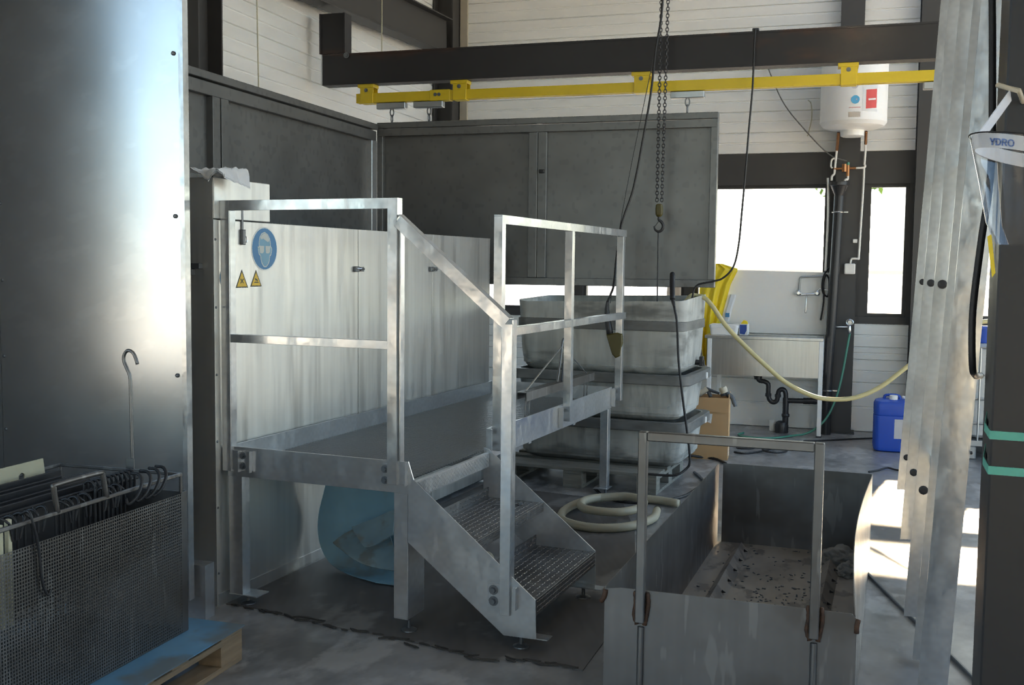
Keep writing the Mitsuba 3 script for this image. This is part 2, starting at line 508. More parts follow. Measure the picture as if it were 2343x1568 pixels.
g = thing('roof_beam', 'dark grey steel beam sloping along the top of the left wall', 'beam')
a0, a1 = np.array([-3.90, 5.0, 3.60]), np.array([-3.90, 10.2, 3.86])
part(g, 'web', bar(a0, a1, .012, .34), 'column')
for dz in (-.17, .17):
    part(g, 'flange', bar(a0 + [0, 0, dz], a1 + [0, 0, dz], .16, .014), 'column')

GY = 7.62
g = thing('crane_girder', 'near-black steel girder spanning the hall above the yellow rail', 'beam')
part(g, 'web', bx(-3.93, XR - .02, GY - .006, GY + .006, 2.96, 3.17), 'beam')
for z in (2.945, 3.171):
    part(g, 'flange', bx(-3.93, XR - .02, GY - .06, GY + .06, z, z + .014), 'beam')
part(g, 'end_plate', bx(-3.94, -3.93, GY - .06, GY + .06, 2.945, 3.185), 'galv')
# the girder is boxed in on this side, as in the photograph
part(g, 'side_plate', bx(-3.93, XR - .02, GY - .056, GY - .048, 2.959, 3.171), 'beam')

k = thing('girder_hanger', 'short dark steel hanger between roof beam and left end of the crane girder', 'bracket')
part(k, 'web', bx(-3.94, -3.74, GY - .05, GY - .038, 3.19, 3.50), 'beam')
part(k, 'flange', bx(-3.955, -3.94, GY - .06, GY + .06, 3.19, 3.50), 'beam')
part(k, 'flange', bx(-3.75, -3.735, GY - .06, GY + .06, 3.19, 3.50), 'beam')
part(k, 'bolt', hexbolt((-3.72, GY - .062, 3.17), (0, -1, 0), .014), 'boltmetal')

# ================================================================== YELLOW CRANE RAIL
k = thing('crane_rail', 'yellow profile rail clamped under the black girder', 'rail')
zr0, zr1 = 2.803, 2.875
part(k, 'profile', join(bx(-3.65, XR - .05, GY - .032, GY + .032, zr1 - .006, zr1), bx(-3.65, XR - .05, GY - .032, GY - .026, zr0, zr1 - .006), bx(-3.65, XR - .05, GY + .026, GY + .032, zr0, zr1 - .006),
                        bx(-3.65, XR - .05, GY - .026, GY - .010, zr0, zr0 + .005), bx(-3.65, XR - .05, GY + .010, GY + .026, zr0, zr0 + .005)), 'yellow')
s = part(k, 'splice_sleeve', bx(-3.03, -2.87, GY - .038, GY + .038, zr0 - .004, zr1 + .006, .002), 'yellow')
for x in (-2.985, -2.955):
    part(s, 'bolt', hexbolt((x, GY - .038, 2.845), (0, -1, 0), .008, .006), 'boltmetal')
for x in (-3.56, -2.79, -1.40, 0.02, .88):
    c = part(k, 'clamp', join(bx(x - .07, x + .065, GY - .05, GY + .05, 2.918, 2.945, .002), bx(x - .05, x + .06, GY - .045, GY - .037, zr1 + .0, 2.918), bx(x - .05, x + .06, GY + .037, GY + .045, zr1, 2.918),
                              bx(x - .05, x + .055, GY - .043, GY + .043, zr0 - .006, zr1 + .004, .002)), 'yellow')
    part(c, 'bolt', hexbolt((x - .0, GY - .045, 2.898), (0, -1, 0), .009, .008), 'boltmetal')


def link(at, axis, w=.014, h=.03, r=.0035):
    """an oval chain link hanging at a point; axis 0 = seen from the front, 1 = edge on."""
    t = np.arange(16) * 2 * np.pi / 16
    u, z = np.cos(t) * w / 2, np.sin(t) * h / 2
    pts = np.stack([u, 0 * u, z], 1) if axis == 0 else np.stack([0 * u, u, z], 1)
    return tube(pts + np.asarray(at, float), r, 5, closed=True)


for i, (x, lab) in enumerate(((-3.36, 'leftmost grey trolley under the yellow rail, above the panel corner'), (-3.05, 'second grey trolley from the left under the yellow rail'),
                              (-1.07, 'grey trolley under the yellow rail beside the hoist chains'), (.62, 'grey trolley under the yellow rail in front of the right column'))):
    t = thing('rail_trolley', lab, 'trolley', 'trolleys under the yellow rail')
    part(t, 'body', bx(x - .12, x + .12, GY - .03, GY + .03, zr0 - .052, zr0 - .004, .004), 'grille')
    if i < 3:
        c = part(t, 'link', link((x, GY, zr0 - .052 - .025), 0, .03, .06, .005), 'boltmetal')
        part(t, 'link', link((x, GY, zr0 - .052 - .075), 1, .03, .06, .005), 'boltmetal')

# ================================================================== HANGING PANEL AND SCREEN
PX0, PX1, PZ0, PZ1 = -3.47, -.845, 1.405, 2.645
k = thing('hanging_screen', 'large dull grey two-bay steel panel hanging from the yellow rail', 'screen')
for a, b in ((PX0 + .045, -2.185), (-2.145, PX1 - .045)):
    part(k, 'panel_sheet', bx(a, b, GY - .004, GY + .004, PZ0 + .05, PZ1 - .05), 'dull')
fr = .055
part(k, 'top_rail', join(bx(PX0, PX1, GY - .04, GY + .03, PZ1 - .045, PZ1, .003), bx(PX0 + .01, PX1 - .01, GY - .05, GY - .04, PZ1 - .105, PZ1 - .052)), 'dull')
part(k, 'bottom_rail', bx(PX0, PX1, GY - .04, GY + .03, PZ0, PZ0 + .055, .003), 'dull')
for x in (PX0, PX1 - .05):
    part(k, 'stile', bx(x, x + .05, GY - .04, GY + .03, PZ0 + .055, PZ1 - .045, .003), 'dull')
for x in (-2.235, -2.163):
    part(k, 'middle_stile', bx(x, x + .068, GY - .045, GY + .02, PZ0 + .055, PZ1 - .105, .003), 'dull')
part(k, 'lock', bx(-2.15, -2.11, GY - .06, GY - .045, 2.235, 2.262, .003), 'black')

k = thing('screen_wall', 'dull grey framed steel screen above the back of the tank housing', 'screen')
SX = -3.5
part(k, 'top_rail', bx(SX - .05, SX + .05, 4.2, 7.56, 2.585, 2.63, .003), 'dull')
part(k, 'upper_rail', bx(SX - .03, SX + .04, 4.2, 7.55, 2.50, 2.575, .003), 'dull')
for y in (5.31, 5.40):
    part(k, 'stile', bx(SX - .03, SX + .045, y, y + .075, .0, 2.50, .003), 'dull')
part(k, 'stile', bx(SX - .03, SX + .045, 7.46, 7.55, .0, 2.50, .003), 'galv')
for a, b in ((4.2, 5.31), (5.475, 7.46)):
    part(k, 'panel_sheet', bx(SX - .006, SX + .0, a, b, .0, 2.50), 'dull')

# ================================================================== GALVANISED SHEET WALL (left foreground)
k = thing('sheet_wall', 'tall shiny galvanised sheet wall filling the left edge of the picture', 'partition')
SY = 3.80
part(k, 'sheet', bx(-3.575, -2.634, SY, SY + .002, .12, 4.6), 'sheet')
part(k, 'sheet', bx(-4.05, -3.579, SY + .001, SY + .003, .12, 4.6), 'sheet')
part(k, 'corner_channel', join(bx(-2.634, -2.612, SY - .003, SY + .0, .1, 4.6), bx(-2.615, -2.612, SY, SY + .035, .1, 4.6)), 'galv')
part(k, 'foot_channel', join(bx(-2.70, -2.575, SY + .06, SY + .13, .0, .24)), 'galv')
for z in (.45, .79, 1.12, 1.46, 1.80, 2.14, 2.48, 2.82):
    part(k, 'screw', lathe([(.008, 0), (.008, .003), (.004, .006)], 10, (-3.56, SY, z), np.array([[1, 0, 0], [0, 0, -1], [0, 1, 0]])), 'boltmetal')
for z in (1.07, 1.74, 2.41):
    part(k, 'screw', lathe([(.009, 0), (.009, .003), (.004, .006)], 10, (-2.658, SY - .002, z), np.array([[1, 0, 0], [0, 0, -1], [0, 1, 0]])), 'boltmetal')

# ================================================================== TANK HOUSING (stainless doors, dark end)
EX, EY0, EY1, EZ = -2.972, 3.793, 6.84, 1.737
k = thing('tank_housing', 'long stainless steel tank housing with latched doors behind the platform', 'tank housing')
part(k, 'end_panel', bx(-3.42, EX - .004, EY0 - .003, EY0, .02, EZ + .01), 'stainless', P)
part(k, 'body', bx(-3.42, EX - .012, EY0, EY1, .02, EZ - .02), 'darkplate', P)
for a, b in ((EY0, 5.023), (5.029, 5.932), (5.938, EY1)):
    part(k, 'door', bx(EX - .008, EX, a, b, .03, EZ, .0015), 'stainless', P)
part(k, 'corner_strip', bx(EX - .012, EX + .0015, EY0 - .006, EY0 + .018, .0, EZ), 'stainless', P)
b = part(k, 'control_box', bx(-3.42, EX + .004, EY0 - .004, 4.205, EZ + .004, 1.922, .003), 'stainless', P, label='control box on the near end of the housing')
part(b, 'end_face', bx(-3.41, EX - .002, EY0 - .006, EY0 - .004, EZ + .006, 1.918), 'stainless', P)
part(k, 'base_skirt', bx(EX - .02, EX + .006, EY0, 4.75, .0, .055), 'stainless', P)
for y in (5.026, 5.935):
    l = part(k, 'latch', bx(EX, EX + .018, y - .052, y - .012, 1.505, 1.535, .003), 'boltmetal', P)
    part(l, 'keeper', bx(EX, EX + .014, y + .010, y + .045, 1.508, 1.532, .003), 'boltmetal', P)
    part(l, 'lever', tube([(EX + .02, y - .045, 1.52), (EX + .026, y - .01, 1.522), (EX + .02, y + .03, 1.52)], .005, 6), 'chrome', P)
l = part(k, 'hasp', join(bx(EX, EX + .006, 3.983, 3.997, 1.64, 1.80, .001), bx(EX, EX + .016, 3.978, 4.002, 1.63, 1.70, .003)), 'boltmetal', P)
part(l, 'ring', tube(np.array([(EX + .012, 4.006 + .009 * math.cos(t), 1.655 + .013 * math.sin(t)) for t in np.arange(12) * math.pi / 6]), .003, 5, closed=True), 'chrome', P)
part(k, 'toggle_clamp', join(bx(-3.40 + .30, -3.40 + .37, EY0 - .030, EY0 - .004, 1.52, 1.545, .002), bx(-3.40 + .31, -3.40 + .33, EY0 - .03, EY0 - .004, 1.49, 1.52, .002)), 'boltmetal', P)
part(k, 'lower_clamp', join(bx(-3.30, -3.12, EY0 - .045, EY0 - .004, .285, .30, .002)), 'boltmetal', P)
for z in np.linspace(.15, 1.65, 6):
    part(k, 'rivet', lathe([(.006, 0), (.005, .003), (.002, .004)], 8, (EX + .0015, EY0 + .006, z), np.array([[0, 0, 1], [0, 1, 0], [-1, 0, 0]])), 'boltmetal', P)

# printed safety signs stuck on the first door
def disc(cy, cz, r, x0, x1, n=40):
    return prism([(cy + r * math.cos(t), cz + r * math.sin(t)) for t in np.arange(n) * 2 * math.pi / n], x0, x1, 'yz')


mat('sign_white', principled((0.66, 0.68, 0.66), 0.5))
mat('sign_blue', principled((0.055, 0.20, 0.38), 0.45))
mat('sign_pale', principled((0.19, 0.36, 0.46), 0.5))
mat('sign_grey', principled((0.52, 0.54, 0.50), 0.5))
mat('sign_yellow', principled((0.72, 0.46, 0.03), 0.45))
mat('sign_black', principled((0.03, 0.028, 0.02), 0.5))
SYC, SZC, SR = 4.164, 1.615, .103
s = part(k, 'mandatory_sign', disc(SYC, SZC, SR, EX + .0004, EX + .0010), 'sign_white', P, label='round blue sign: wear goggles, mask and head cover')
part(s, 'blue_field', disc(SYC, SZC, SR - .006, EX + .0010, EX + .0014), 'sign_blue', P)


def sg(pts):
    return [(SYC + a * .1, SZC + b * .1) for a, b in pts]


head = [(-.46, .30), (-.40, .55), (-.25, .72), (0, .80), (.25, .70), (.42, .48), (.48, .25), (.50, .10), (.56, .08), (.58, -.05), (.50, -.30), (.42, -.34), (.38, -.55), (.30, -.72), (.12, -.86), (-.08, -.86),
        (-.24, -.70), (-.32, -.50), (-.36, -.32), (-.46, -.28), (-.54, -.02), (-.54, .10), (-.46, .10)]
hp = Polygon(sg(head))
part(s, 'head_outline', prism(hp.difference(hp.buffer(-.0045)), EX + .0014, EX + .0018, 'yz'), 'sign_grey', P)
part(s, 'face', prism(hp.buffer(-.0045), EX + .0014, EX + .0016, 'yz'), 'sign_pale', P)
part(s, 'cap', prism(sg([(-.34, .52), (-.20, .66), (0, .74), (.2, .66), (.38, .42), (.28, .32), (.10, .38), (-.12, .48), (-.26, .44)]), EX + .0016, EX + .0020, 'yz'), 'sign_grey', P)
for a in (-.24, .24):
    part(s, 'lens', prism(Polygon(sg([(a - .17, .12), (a + .17, .12), (a + .15, -.14), (a + .04, -.20), (a - .12, -.18)])).buffer(.002), EX + .0016, EX + .0020, 'yz'), 'sign_grey', P)


def tri_sign(y0, z0, w, h, name, kind, lab):
    s = part(k, name, prism([(y0, z0), (y0 + w, z0), (y0 + w / 2, z0 + h)], EX + .0004, EX + .0010, 'yz'), 'sign_black', P, label=lab)
    q = .09
    part(s, 'yellow_field', prism([(y0 + w * q, z0 + h * .06), (y0 + w * (1 - q), z0 + h * .06), (y0 + w / 2, z0 + h * .86)], EX + .0010, EX + .0014, 'yz'), 'sign_yellow', P)
    c, b = y0 + w / 2, z0 + h * .2
    u = w / 100
    if kind == 'x':
        g = [((-12, 4), (12, 26)), ((-12, 26), (12, 4))]
        sh = [prism(Polygon(_strip(c + a[0] * u, b + a[1] * u, c + e[0] * u, b + e[1] * u, 5 * u)), EX + .0014, EX + .0017, 'yz') for a, e in g]
    else:
        sh = [prism([(c - 18 * u, b + 2 * u), (c + 22 * u, b + 2 * u), (c + 22 * u, b + 7 * u), (c - 4 * u, b + 7 * u), (c - 18 * u, b + 5 * u)], EX + .0014, EX + .0017, 'yz'),
              prism(Polygon(_strip(c - 10 * u, b + 24 * u, c + 14 * u, b + 14 * u, 7 * u)), EX + .0014, EX + .0017, 'yz'),
              prism(Polygon(_strip(c - 3 * u, b + 16 * u, c - 3 * u, b + 10 * u, 3 * u)), EX + .0014, EX + .0017, 'yz'),
              prism(Polygon(_strip(c + 12 * u, b + 13 * u, c + 12 * u, b + 9 * u, 3 * u)), EX + .0014, EX + .0017, 'yz')]
    part(s, 'pictogram', join(*sh), 'sign_black', P)


def _strip(x0, y0, x1, y1, w):
    d = np.array([x1 - x0, y1 - y0]); d /= np.linalg.norm(d); n = np.array([-d[1], d[0]]) * w / 2
    a, b = np.array([x0, y0]), np.array([x1, y1])
    return [tuple(a + n), tuple(a - n), tuple(b - n), tuple(b + n)]


tri_sign(3.942, 1.434, .092, .084, 'warning_sign', 'x', 'yellow triangular harmful substance sign')
tri_sign(4.051, 1.438, .088, .078, 'warning_sign', 'acid', 'yellow triangular corrosive sign')
s = part(k, 'small_round_sign', disc(3.876, 1.48, .05, EX + .0004, EX + .0010), 'sign_white', P, label='small round blue sign behind the railing post')
part(s, 'blue_field', disc(3.876, 1.48, .047, EX + .0010, EX + .0014), 'sign_blue', P)

# ================================================================== ACCESS PLATFORM WITH STAIR
FY, XR_ = 3.84, -2.055
ap = thing('access_platform', 'galvanised steel access platform with railings and a three-step stair', 'platform')
DZ = .640
pp = lambda name, m, mt='galv', label=None, stuff=False, smooth=False: part(ap, name, m, mt, P, label=label, stuff=stuff, smooth=smooth)
# frame channels
pp('front_beam', join(bx(-2.945, -2.03, FY, FY + .006, .592, .727, .001), bx(-2.945, -2.03, FY + .006, FY + .05, .592, .598)))
pp('right_beam', join(bx(XR_ - .006, XR_, 4.72, 6.83, .587, .732, .001), bx(XR_ - .05, XR_ - .006, 4.72, 6.83, .587, .593)))
pp('rear_beam', bx(-2.93, XR_ - .006, 6.824, 6.83, .587, .732, .001))
pp('toe_board', bx(-2.948, -2.942, FY + .006, 6.83, .592, .727, .001))
for y in (4.55, 5.3, 6.05):
    pp('cross_member', bx(-2.94, XR_ - .006, y, y + .04, .575, .628))
# grating: two families of crossing strips
gx0, gx1, gy0, gy1 = -2.94, XR_ - .007, FY + .008, 6.82
st = []
rect = sbox(gx0, gy0, gx1, gy1)
from shapely.geometry import LineString
for sgn in (1, -1):
    slope = sgn * .42
    y = gy0 - .5
    while y < gy1 + .5:
        ln = LineString([(gx0, y), (gx1, y + slope * (gx1 - gx0))]).intersection(rect)
        if ln.length > .02:
            (xa, ya), (xb, yb) = ln.coords[0], ln.coords[-1]
            st.append(bar((xa, ya, DZ - .004 + .001 * sgn), (xb, yb, DZ - .004 + .001 * sgn), .006, .007, b=0))
        y += .026
mat('grating', principled((0.26, 0.265, 0.26), 0.35, 0.7))
pp('grating', join(*st), 'grating', 'dark expanded metal deck grating', stuff=True)
# legs
pp('leg', join(bx(-2.945, -2.875, FY + .006, FY + .012, .05, .592), bx(-2.881, -2.875, FY + .012, FY + .062, .05, .592), bx(-2.945, -2.939, FY + .012, FY + .062, .05, .592)))
pp('leg', bx(-2.100, -2.032, FY + .001, FY + .155, .05, .592, .003))
pp('leg', bx(-2.112, -2.057, 6.76, 6.82, .05, .587, .003))
pp('leg', bx(-2.93, -2.87, 6.76, 6.82, .05, .587, .003))
for x0, x1, y0, y1 in ((-2.95, -2.80, FY + .005, FY + .10), (-2.14, -2.04, 6.71, 6.83), (-2.93, -2.85, 6.73, 6.83)):
    pp('foot_plate', bx(x0, x1, y0, y1, .044, .05, .001))
for x, y in ((-2.87, FY + .04), (-2.035, FY + .02), (-2.06, 6.74), (-2.89, 6.78)):
    pp('levelling_foot', join(tube([(x, y, .012), (x, y, .048)], .008, 10), lathe([(.036, 0), (.034, .008), (.014, .016)], 16, (x, y, 0))), 'boltmetal')
# railing at the left end (above the front beam)
T_ = .045
pp('post', bx(-2.966, -2.920, FY - .012, FY - .006, .615, 1.822, .001))
pp('post_return', bx(-2.925, -2.919, FY - .006, FY + .034, .615, 1.778, .001))
pp('post', bx(-2.126, -2.081, FY - .012, FY - .006, .628, 1.822, .001))
pp('post_return', join(bx(-2.087, -2.081, FY - .006, FY + .034, .628, 1.822), bx(-2.075, -2.069, FY + .0, FY + .034, .628, 1.70)))
pp('top_rail', join(bx(-2.966, -2.081, FY - .0115, FY - .0055, 1.777, 1.822, .001), bx(-2.966, -2.081, FY - .006, FY + .034, 1.816, 1.822)))
pp('mid_rail', join(bx(-2.920, -2.126, FY - .008, FY - .002, 1.195, 1.231, .001), bx(-2.920, -2.126, FY - .002, FY + .03, 1.225, 1.231)))
for x0, x1 in ((-2.915, -2.812), (-2.150, -2.126)):
    b = pp('bolt_plate', bx(x0, x1, FY - .006, FY, .622, .712, .001))
    for z in (.643, .690):
        part(b, 'bolt', hexbolt((x0 + (.055 if x1 - x0 > .05 else .012), FY - .006, z), (0, -1, 0), .010, .012), 'boltmetal', P)
pp('bolt_channel', bx(-2.872, -2.868, FY - .03, FY - .006, .618, .712))
pp('bolt_channel', bx(-2.816, -2.812, FY - .024, FY - .006, .618, .712))
pp('bolt_channel', join(bx(-2.069, -2.030, FY - .008, FY - .002, .630, .729, .001), bx(-2.034, -2.030, FY - .03, FY - .008, .630, .729)))
# railing along the right side
RX = -2.005
for y0, y1, z0, z1 in ((4.765, 4.81, .625, 1.79), (5.82, 5.865, .632, 1.752), (6.875, 6.92, .633, 1.752)):
    pp('post', join(bx(RX - .045, RX, y0, y0 + .005, z0, z1, .001), bx(RX - .005, RX, y0 + .005, y1, z0, z1, .001)))
pp('top_rail', join(bx(RX - .005, RX, 4.765, 6.955, 1.752, 1.797, .001), bx(RX - .045, RX - .005, 4.765, 6.955, 1.791, 1.797)))
pp('mid_rail', join(bx(RX, RX + .005, 4.79, 6.955, 1.193, 1.236, .001), bx(RX - .035, RX, 4.79, 6.955, 1.230, 1.236)))
for y, z0 in ((4.70, .625), (5.755, .60), (6.81, .60)):
    b = pp('bolt_plate', join(bx(RX - .05, RX - .045, y, y + .07, z0, z0 + .12, .001), bx(RX - .045, RX - .018, y - .002, y + .003, z0, z0 + .12)))
    for z in (.03, .095):
        part(b, 'bolt', hexbolt((RX - .045, y + .03, z0 + z), (1, 0, 0), .010, .012), 'boltmetal', P)
# stair
FYY = 4.62
strg = [(-2.03, .729), (-2.03, .388), (-1.592, .053), (-1.452, .056), (-1.456, .216), (-2.005, .655)]
strg_far = [(-2.03, .665), (-2.03, .388), (-1.592, .053), (-1.452, .056), (-1.456, .220), (-2.005, .660)]
pp('stringer', prism(strg, FY - .003, FY + .003, 'xz'))
pp('stringer', prism(strg_far, FYY - .003, FYY + .003, 'xz'))
for y in (FY + .003, FYY - .063):
    pp('stringer_foot', bx(-1.60, -1.405, y, y + .06, .053, .058, .001))
for x, y in ((-1.53, FY + .035), (-1.50, FYY - .035)):
    pp('levelling_foot', join(tube([(x, y, .012), (x, y, .055)], .008, 10), lathe([(.036, 0), (.034, .008), (.014, .016)], 16, (x, y, 0))), 'boltmetal')


def lozenges(x0, x1, y0, y1, z, nx, ny, vertical=None, h=.0022):
    """raised bars of a chequer plate on the face x0..x1 by y0..y1 at z (or on the upright face x = vertical)."""
    out = []
    for i in range(nx):
        for j in range(ny):
            u = (i + .5) / nx; w = (j + .5) / ny
            s = 1 if (i + j) % 2 else -1
            cx, cy = x0 + (x1 - x0) * u, y0 + (y1 - y0) * w
            l, wd = .42 * (y1 - y0) / ny, .17 * (x1 - x0) / nx
            d = np.array([[-wd, -l], [wd, -l * .3], [wd, l], [-wd, l * .3]]) if s > 0 else np.array([[wd, -l], [wd, l * .3], [-wd, l], [-wd, -l * .3]])
            b4 = [(cx + a, cy + b_) for a, b_ in d]
            t4 = [(cx + a * .6, cy + b_ * .8) for a, b_ in d]
            if vertical is None:
                v = [(a, b_, z) for a, b_ in b4] + [(a, b_, z + h) for a, b_ in t4]
            else:
                v = [(vertical, b_, a) for a, b_ in b4] + [(vertical + h, b_, a) for a, b_ in t4]
            q = [[4, 5, 6, 7]] + [[m, (m + 1) % 4, 4 + (m + 1) % 4, 4 + m] for m in range(4)]
            f = []
            for a in q:
                f += [[a[0], a[1], a[2]], [a[0], a[2], a[3]]]
            out.append((np.array(v), np.array(f)))
    return join(*out)


def diamonds(y0, y1, z0, z1, x, ny, nz, h=.002):
    """closely set raised diamonds on the upright face at x, separated by crossing grooves."""
    out = []
    py, pz = (y1 - y0) / ny, (z1 - z0) / nz
    for i in range(2 * ny + 1):
        for j in range(2 * nz + 1):
            if (i + j) % 2:
                continue
            cy, cz = y0 + i * py / 2, z0 + j * pz / 2
            g = Polygon([(cy - .44 * py, cz), (cy, cz - .44 * pz), (cy + .44 * py, cz), (cy, cz + .44 * pz)]).intersection(sbox(y0, z0, y1, z1))
            if g.area > 1e-6 and g.geom_type == 'Polygon':
                out.append(prism(g, x, x + h, 'yz'))
    return join(*out)


def tread(xb, xf, z, drop, back):
    t = pp('tread', join(bx(xb, xf, FY + .004, FYY - .004, z - .004, z, .001), bx(xf - .004, xf, FY + .004, FYY - .004, z - drop, z - .004), bx(xb, xb + .004, FY + .004, FYY - .004, z - .004, z + back)), 'steel')
    part(t, 'chequer', lozenges(xb + .01, xf - .004, FY + .01, FYY - .01, z, 9, 26), 'steel', P, stuff=True)
    part(t, 'nosing_chequer', lozenges(z - drop + .003, z - .003, FY + .01, FYY - .01, 0, 3, 40, vertical=xf), 'steel', P, stuff=True)
    part(t, 'rear_chequer', lozenges(z + .004, z + back - .003, FY + .01, FYY - .01, 0, 2, 30, vertical=xb + .004), 'steel', P, stuff=True)
    for y in (FY + .004, FYY - .009):
        part(t, 'bracket', bx(xb, xf - .01, y, y + .005, z - .045, z - .004), 'galv', P)


tread(-2.005, -1.716, .425, .042, .05)
tread(-1.755, -1.455, .216, .066, .05)
n = pp('nosing', join(bx(-2.02, -2.0, FY + .01, FYY - .005, DZ - .001, DZ + .003, .001), bx(-2.004, -2.0, FY + .01, FYY - .005, .575, DZ - .001)), 'galv', 'bright diamond-pattern nosing at the platform edge')
part(n, 'diamonds', diamonds(FY + .012, FYY - .008, .577, .639, -2.0, 26, 3), 'galv', P, stuff=True)
# stair handrail
HY = FY - .014
pp('stair_rail', join(bar((-2.078, HY, 1.728), (-1.590, HY, 1.320), .006, .052, (0, 0, 1), .001), bar((-2.072, HY + .02, 1.752), (-1.575, HY + .02, 1.338), .04, .006, (0, 0, 1), .001)))
pp('stair_post', join(bx(-1.607, -1.562, HY - .003, HY + .003, .140, 1.318, .001), bx(-1.566, -1.560, HY + .003, HY + .04, .140, 1.335, .001)))
pp('bolt_channel', bx(-1.548, -1.530, FY - .030, FY - .003, .17, .262, .001))
b = pp('bolt_plate', bx(-1.66, -1.607, FY - .010, FY - .003, .165, .262, .001))
for z in (.192, .238):
    part(b, 'bolt', hexbolt((-1.635, FY - .010, z), (0, -1, 0), .012, .014), 'boltmetal', P)

# ================================================================== FLOOR COVERING WITH TORN EDGE
k = thing('floor_covering', 'worn dark floor covering under the platform with a torn front edge', 'floor mat')
edge = [(-2.955, 3.83), (-2.80, 3.835), (-2.60, 3.80), (-2.42, 3.782), (-2.30, 3.764), (-2.12, 3.758), (-1.97, 3.742), (-1.80, 3.722), (-1.62, 3.69), (-1.48, 3.748), (-1.32, 3.742), (-1.22, 3.738)]
part(k, 'mat', prism(Polygon(edge + [(-1.25, 4.3), (-1.42, 5.2), (-1.62, 5.9), (-1.9, 6.6), (-2.95, 6.7)]), .0, .004), 'mat', P)
mat('torn', principled((0.040, 0.037, 0.033), 0.7))
strips = [(-2.50, 3.800, .17, .10), (-2.22, 3.765, .10, -.12), (-2.04, 3.735, .13, .35), (-1.94, 3.70, .09, -.35), (-1.76, 3.710, .20, -.12), (-1.62, 3.682, .15, .05), (-1.50, 3.735, .10, -.25), (-1.36, 3.745, .14, .08), (-1.27, 3.74, .06, .2), (-2.70, 3.82, .12, -.08)]
strips += [(x, float(np.interp(x, [e_[0] for e_ in edge], [e_[1] for e_ in edge])) + rng.uniform(-.02, .015), rng.uniform(.03, .09), rng.uniform(-.5, .5)) for x in np.linspace(-2.9, -1.28, 22)]
for x, y, l, a in strips:
    w = .003 + .006 * rng.random()
    k_ = rng.uniform(-1, 1) * l * .12
    o = [(-l / 2, -w * .2), (-l * .25, -w + k_), (l * .1, -w * .6 + k_ * .6), (l * .3, -w * .8), (l / 2, 0), (l * .22, w * .7), (-l * .05, w * .4 + k_), (-l * .3, w * .8 + k_ * .7)]
    c, s_ = math.cos(a), math.sin(a)
    part(k, 'torn_strip', prism([(x + c * u - s_ * v_, y + s_ * u + c * v_) for u, v_ in o], .003, .007 + .004 * rng.random()), 'torn', P)

# ================================================================== PALLET AND BASKET (left foreground)
k = thing('wooden_pallet', 'wooden pallet on the floor under the perforated basket', 'pallet')
px1, px0, py1, py0 = -2.178, -2.978, 3.51, 2.31
for y0, y1 in ((py0, py0 + .145), (2.66, 2.76), (2.86, 2.96), (3.06, 3.16), (py1 - .145, py1)):
    part(k, 'deck_board', bx(px0, px1, y0, y1, .122, .144, .002), 'wood')
for x in (px0 + .05, (px0 + px1) / 2, px1 - .05):
    part(k, 'stringer_board', bx(x - .05, x + .05, py0, py1, .100, .122, .002), 'wood')
    part(k, 'bottom_board', bx(x - .05, x + .05, py0, py1, .0, .022, .002), 'wood')
    for y in (py0 + .0725, (py0 + py1) / 2, py1 - .0725):
        part(k, 'block', bx(x - .05, x + .05, y - .0725, y + .0725, .022, .100, .002), 'wood')
v, f = bx(px0 - .0, -2.155, py0, 3.492, .1442, .150)
one('pallet_sheet', (v, f), 'blue_worn', 'scuffed blue plastic sheet lying on the wooden pallet', 'plastic sheet')

BX1, BX0, BY1, BY0, BZ0, BZT, BZR = -2.322, -2.880, 3.345, 2.10, .152, .685, .762
bk = thing('perforated_basket', 'perforated steel basket full of black rods on the pallet', 'basket')


def perforated(y0, y1, z0, z1, x, pitch=.0112, hole=.0070, t=.0015):
    ny, nz = int(round((y1 - y0) / pitch)), int(round((z1 - z0) / pitch))
    py, pz = (y1 - y0) / ny, (z1 - z0) / nz
    # vertex grid with lines at cell borders and hole borders
    gy = np.concatenate([[y0 + i * py + (py - hole) / 2, y0 + i * py + (py + hole) / 2] for i in range(ny)])
    gz = np.concatenate([[z0 + j * pz + (pz - hole) / 2, z0 + j * pz + (pz + hole) / 2] for j in range(nz)])
    gy = np.concatenate([[y0], gy, [y1]]); gz = np.concatenate([[z0], gz, [z1]])
    n, m = len(gy), len(gz)
    Y, Z = np.meshgrid(gy, gz, indexing='ij')
    vf = np.stack([np.full(Y.shape, x), Y, Z], -1).reshape(-1, 3)
    vb = vf - [t, 0, 0]
    I, J = np.meshgrid(np.arange(n - 1), np.arange(m - 1), indexing='ij')
    solid = ~((I % 2 == 1) & (J % 2 == 1))
    q = np.stack([I * m + J, (I + 1) * m + J, (I + 1) * m + J + 1, I * m + J + 1], -1)
    qs, qh = q[solid], q[~solid]
    N = len(vf)
    fr = np.vstack([qs[:, [0, 1, 2]], qs[:, [0, 2, 3]]])
    ba = np.vstack([qs[:, [0, 2, 1]], qs[:, [0, 3, 2]]]) + N
    side = []
    for a in range(4):
        b = (a + 1) % 4
        side += [np.stack([qh[:, a], qh[:, b], qh[:, b] + N], 1), np.stack([qh[:, a], qh[:, b] + N, qh[:, a] + N], 1)]
    return np.vstack([vf, vb]), np.vstack([fr, ba] + side)


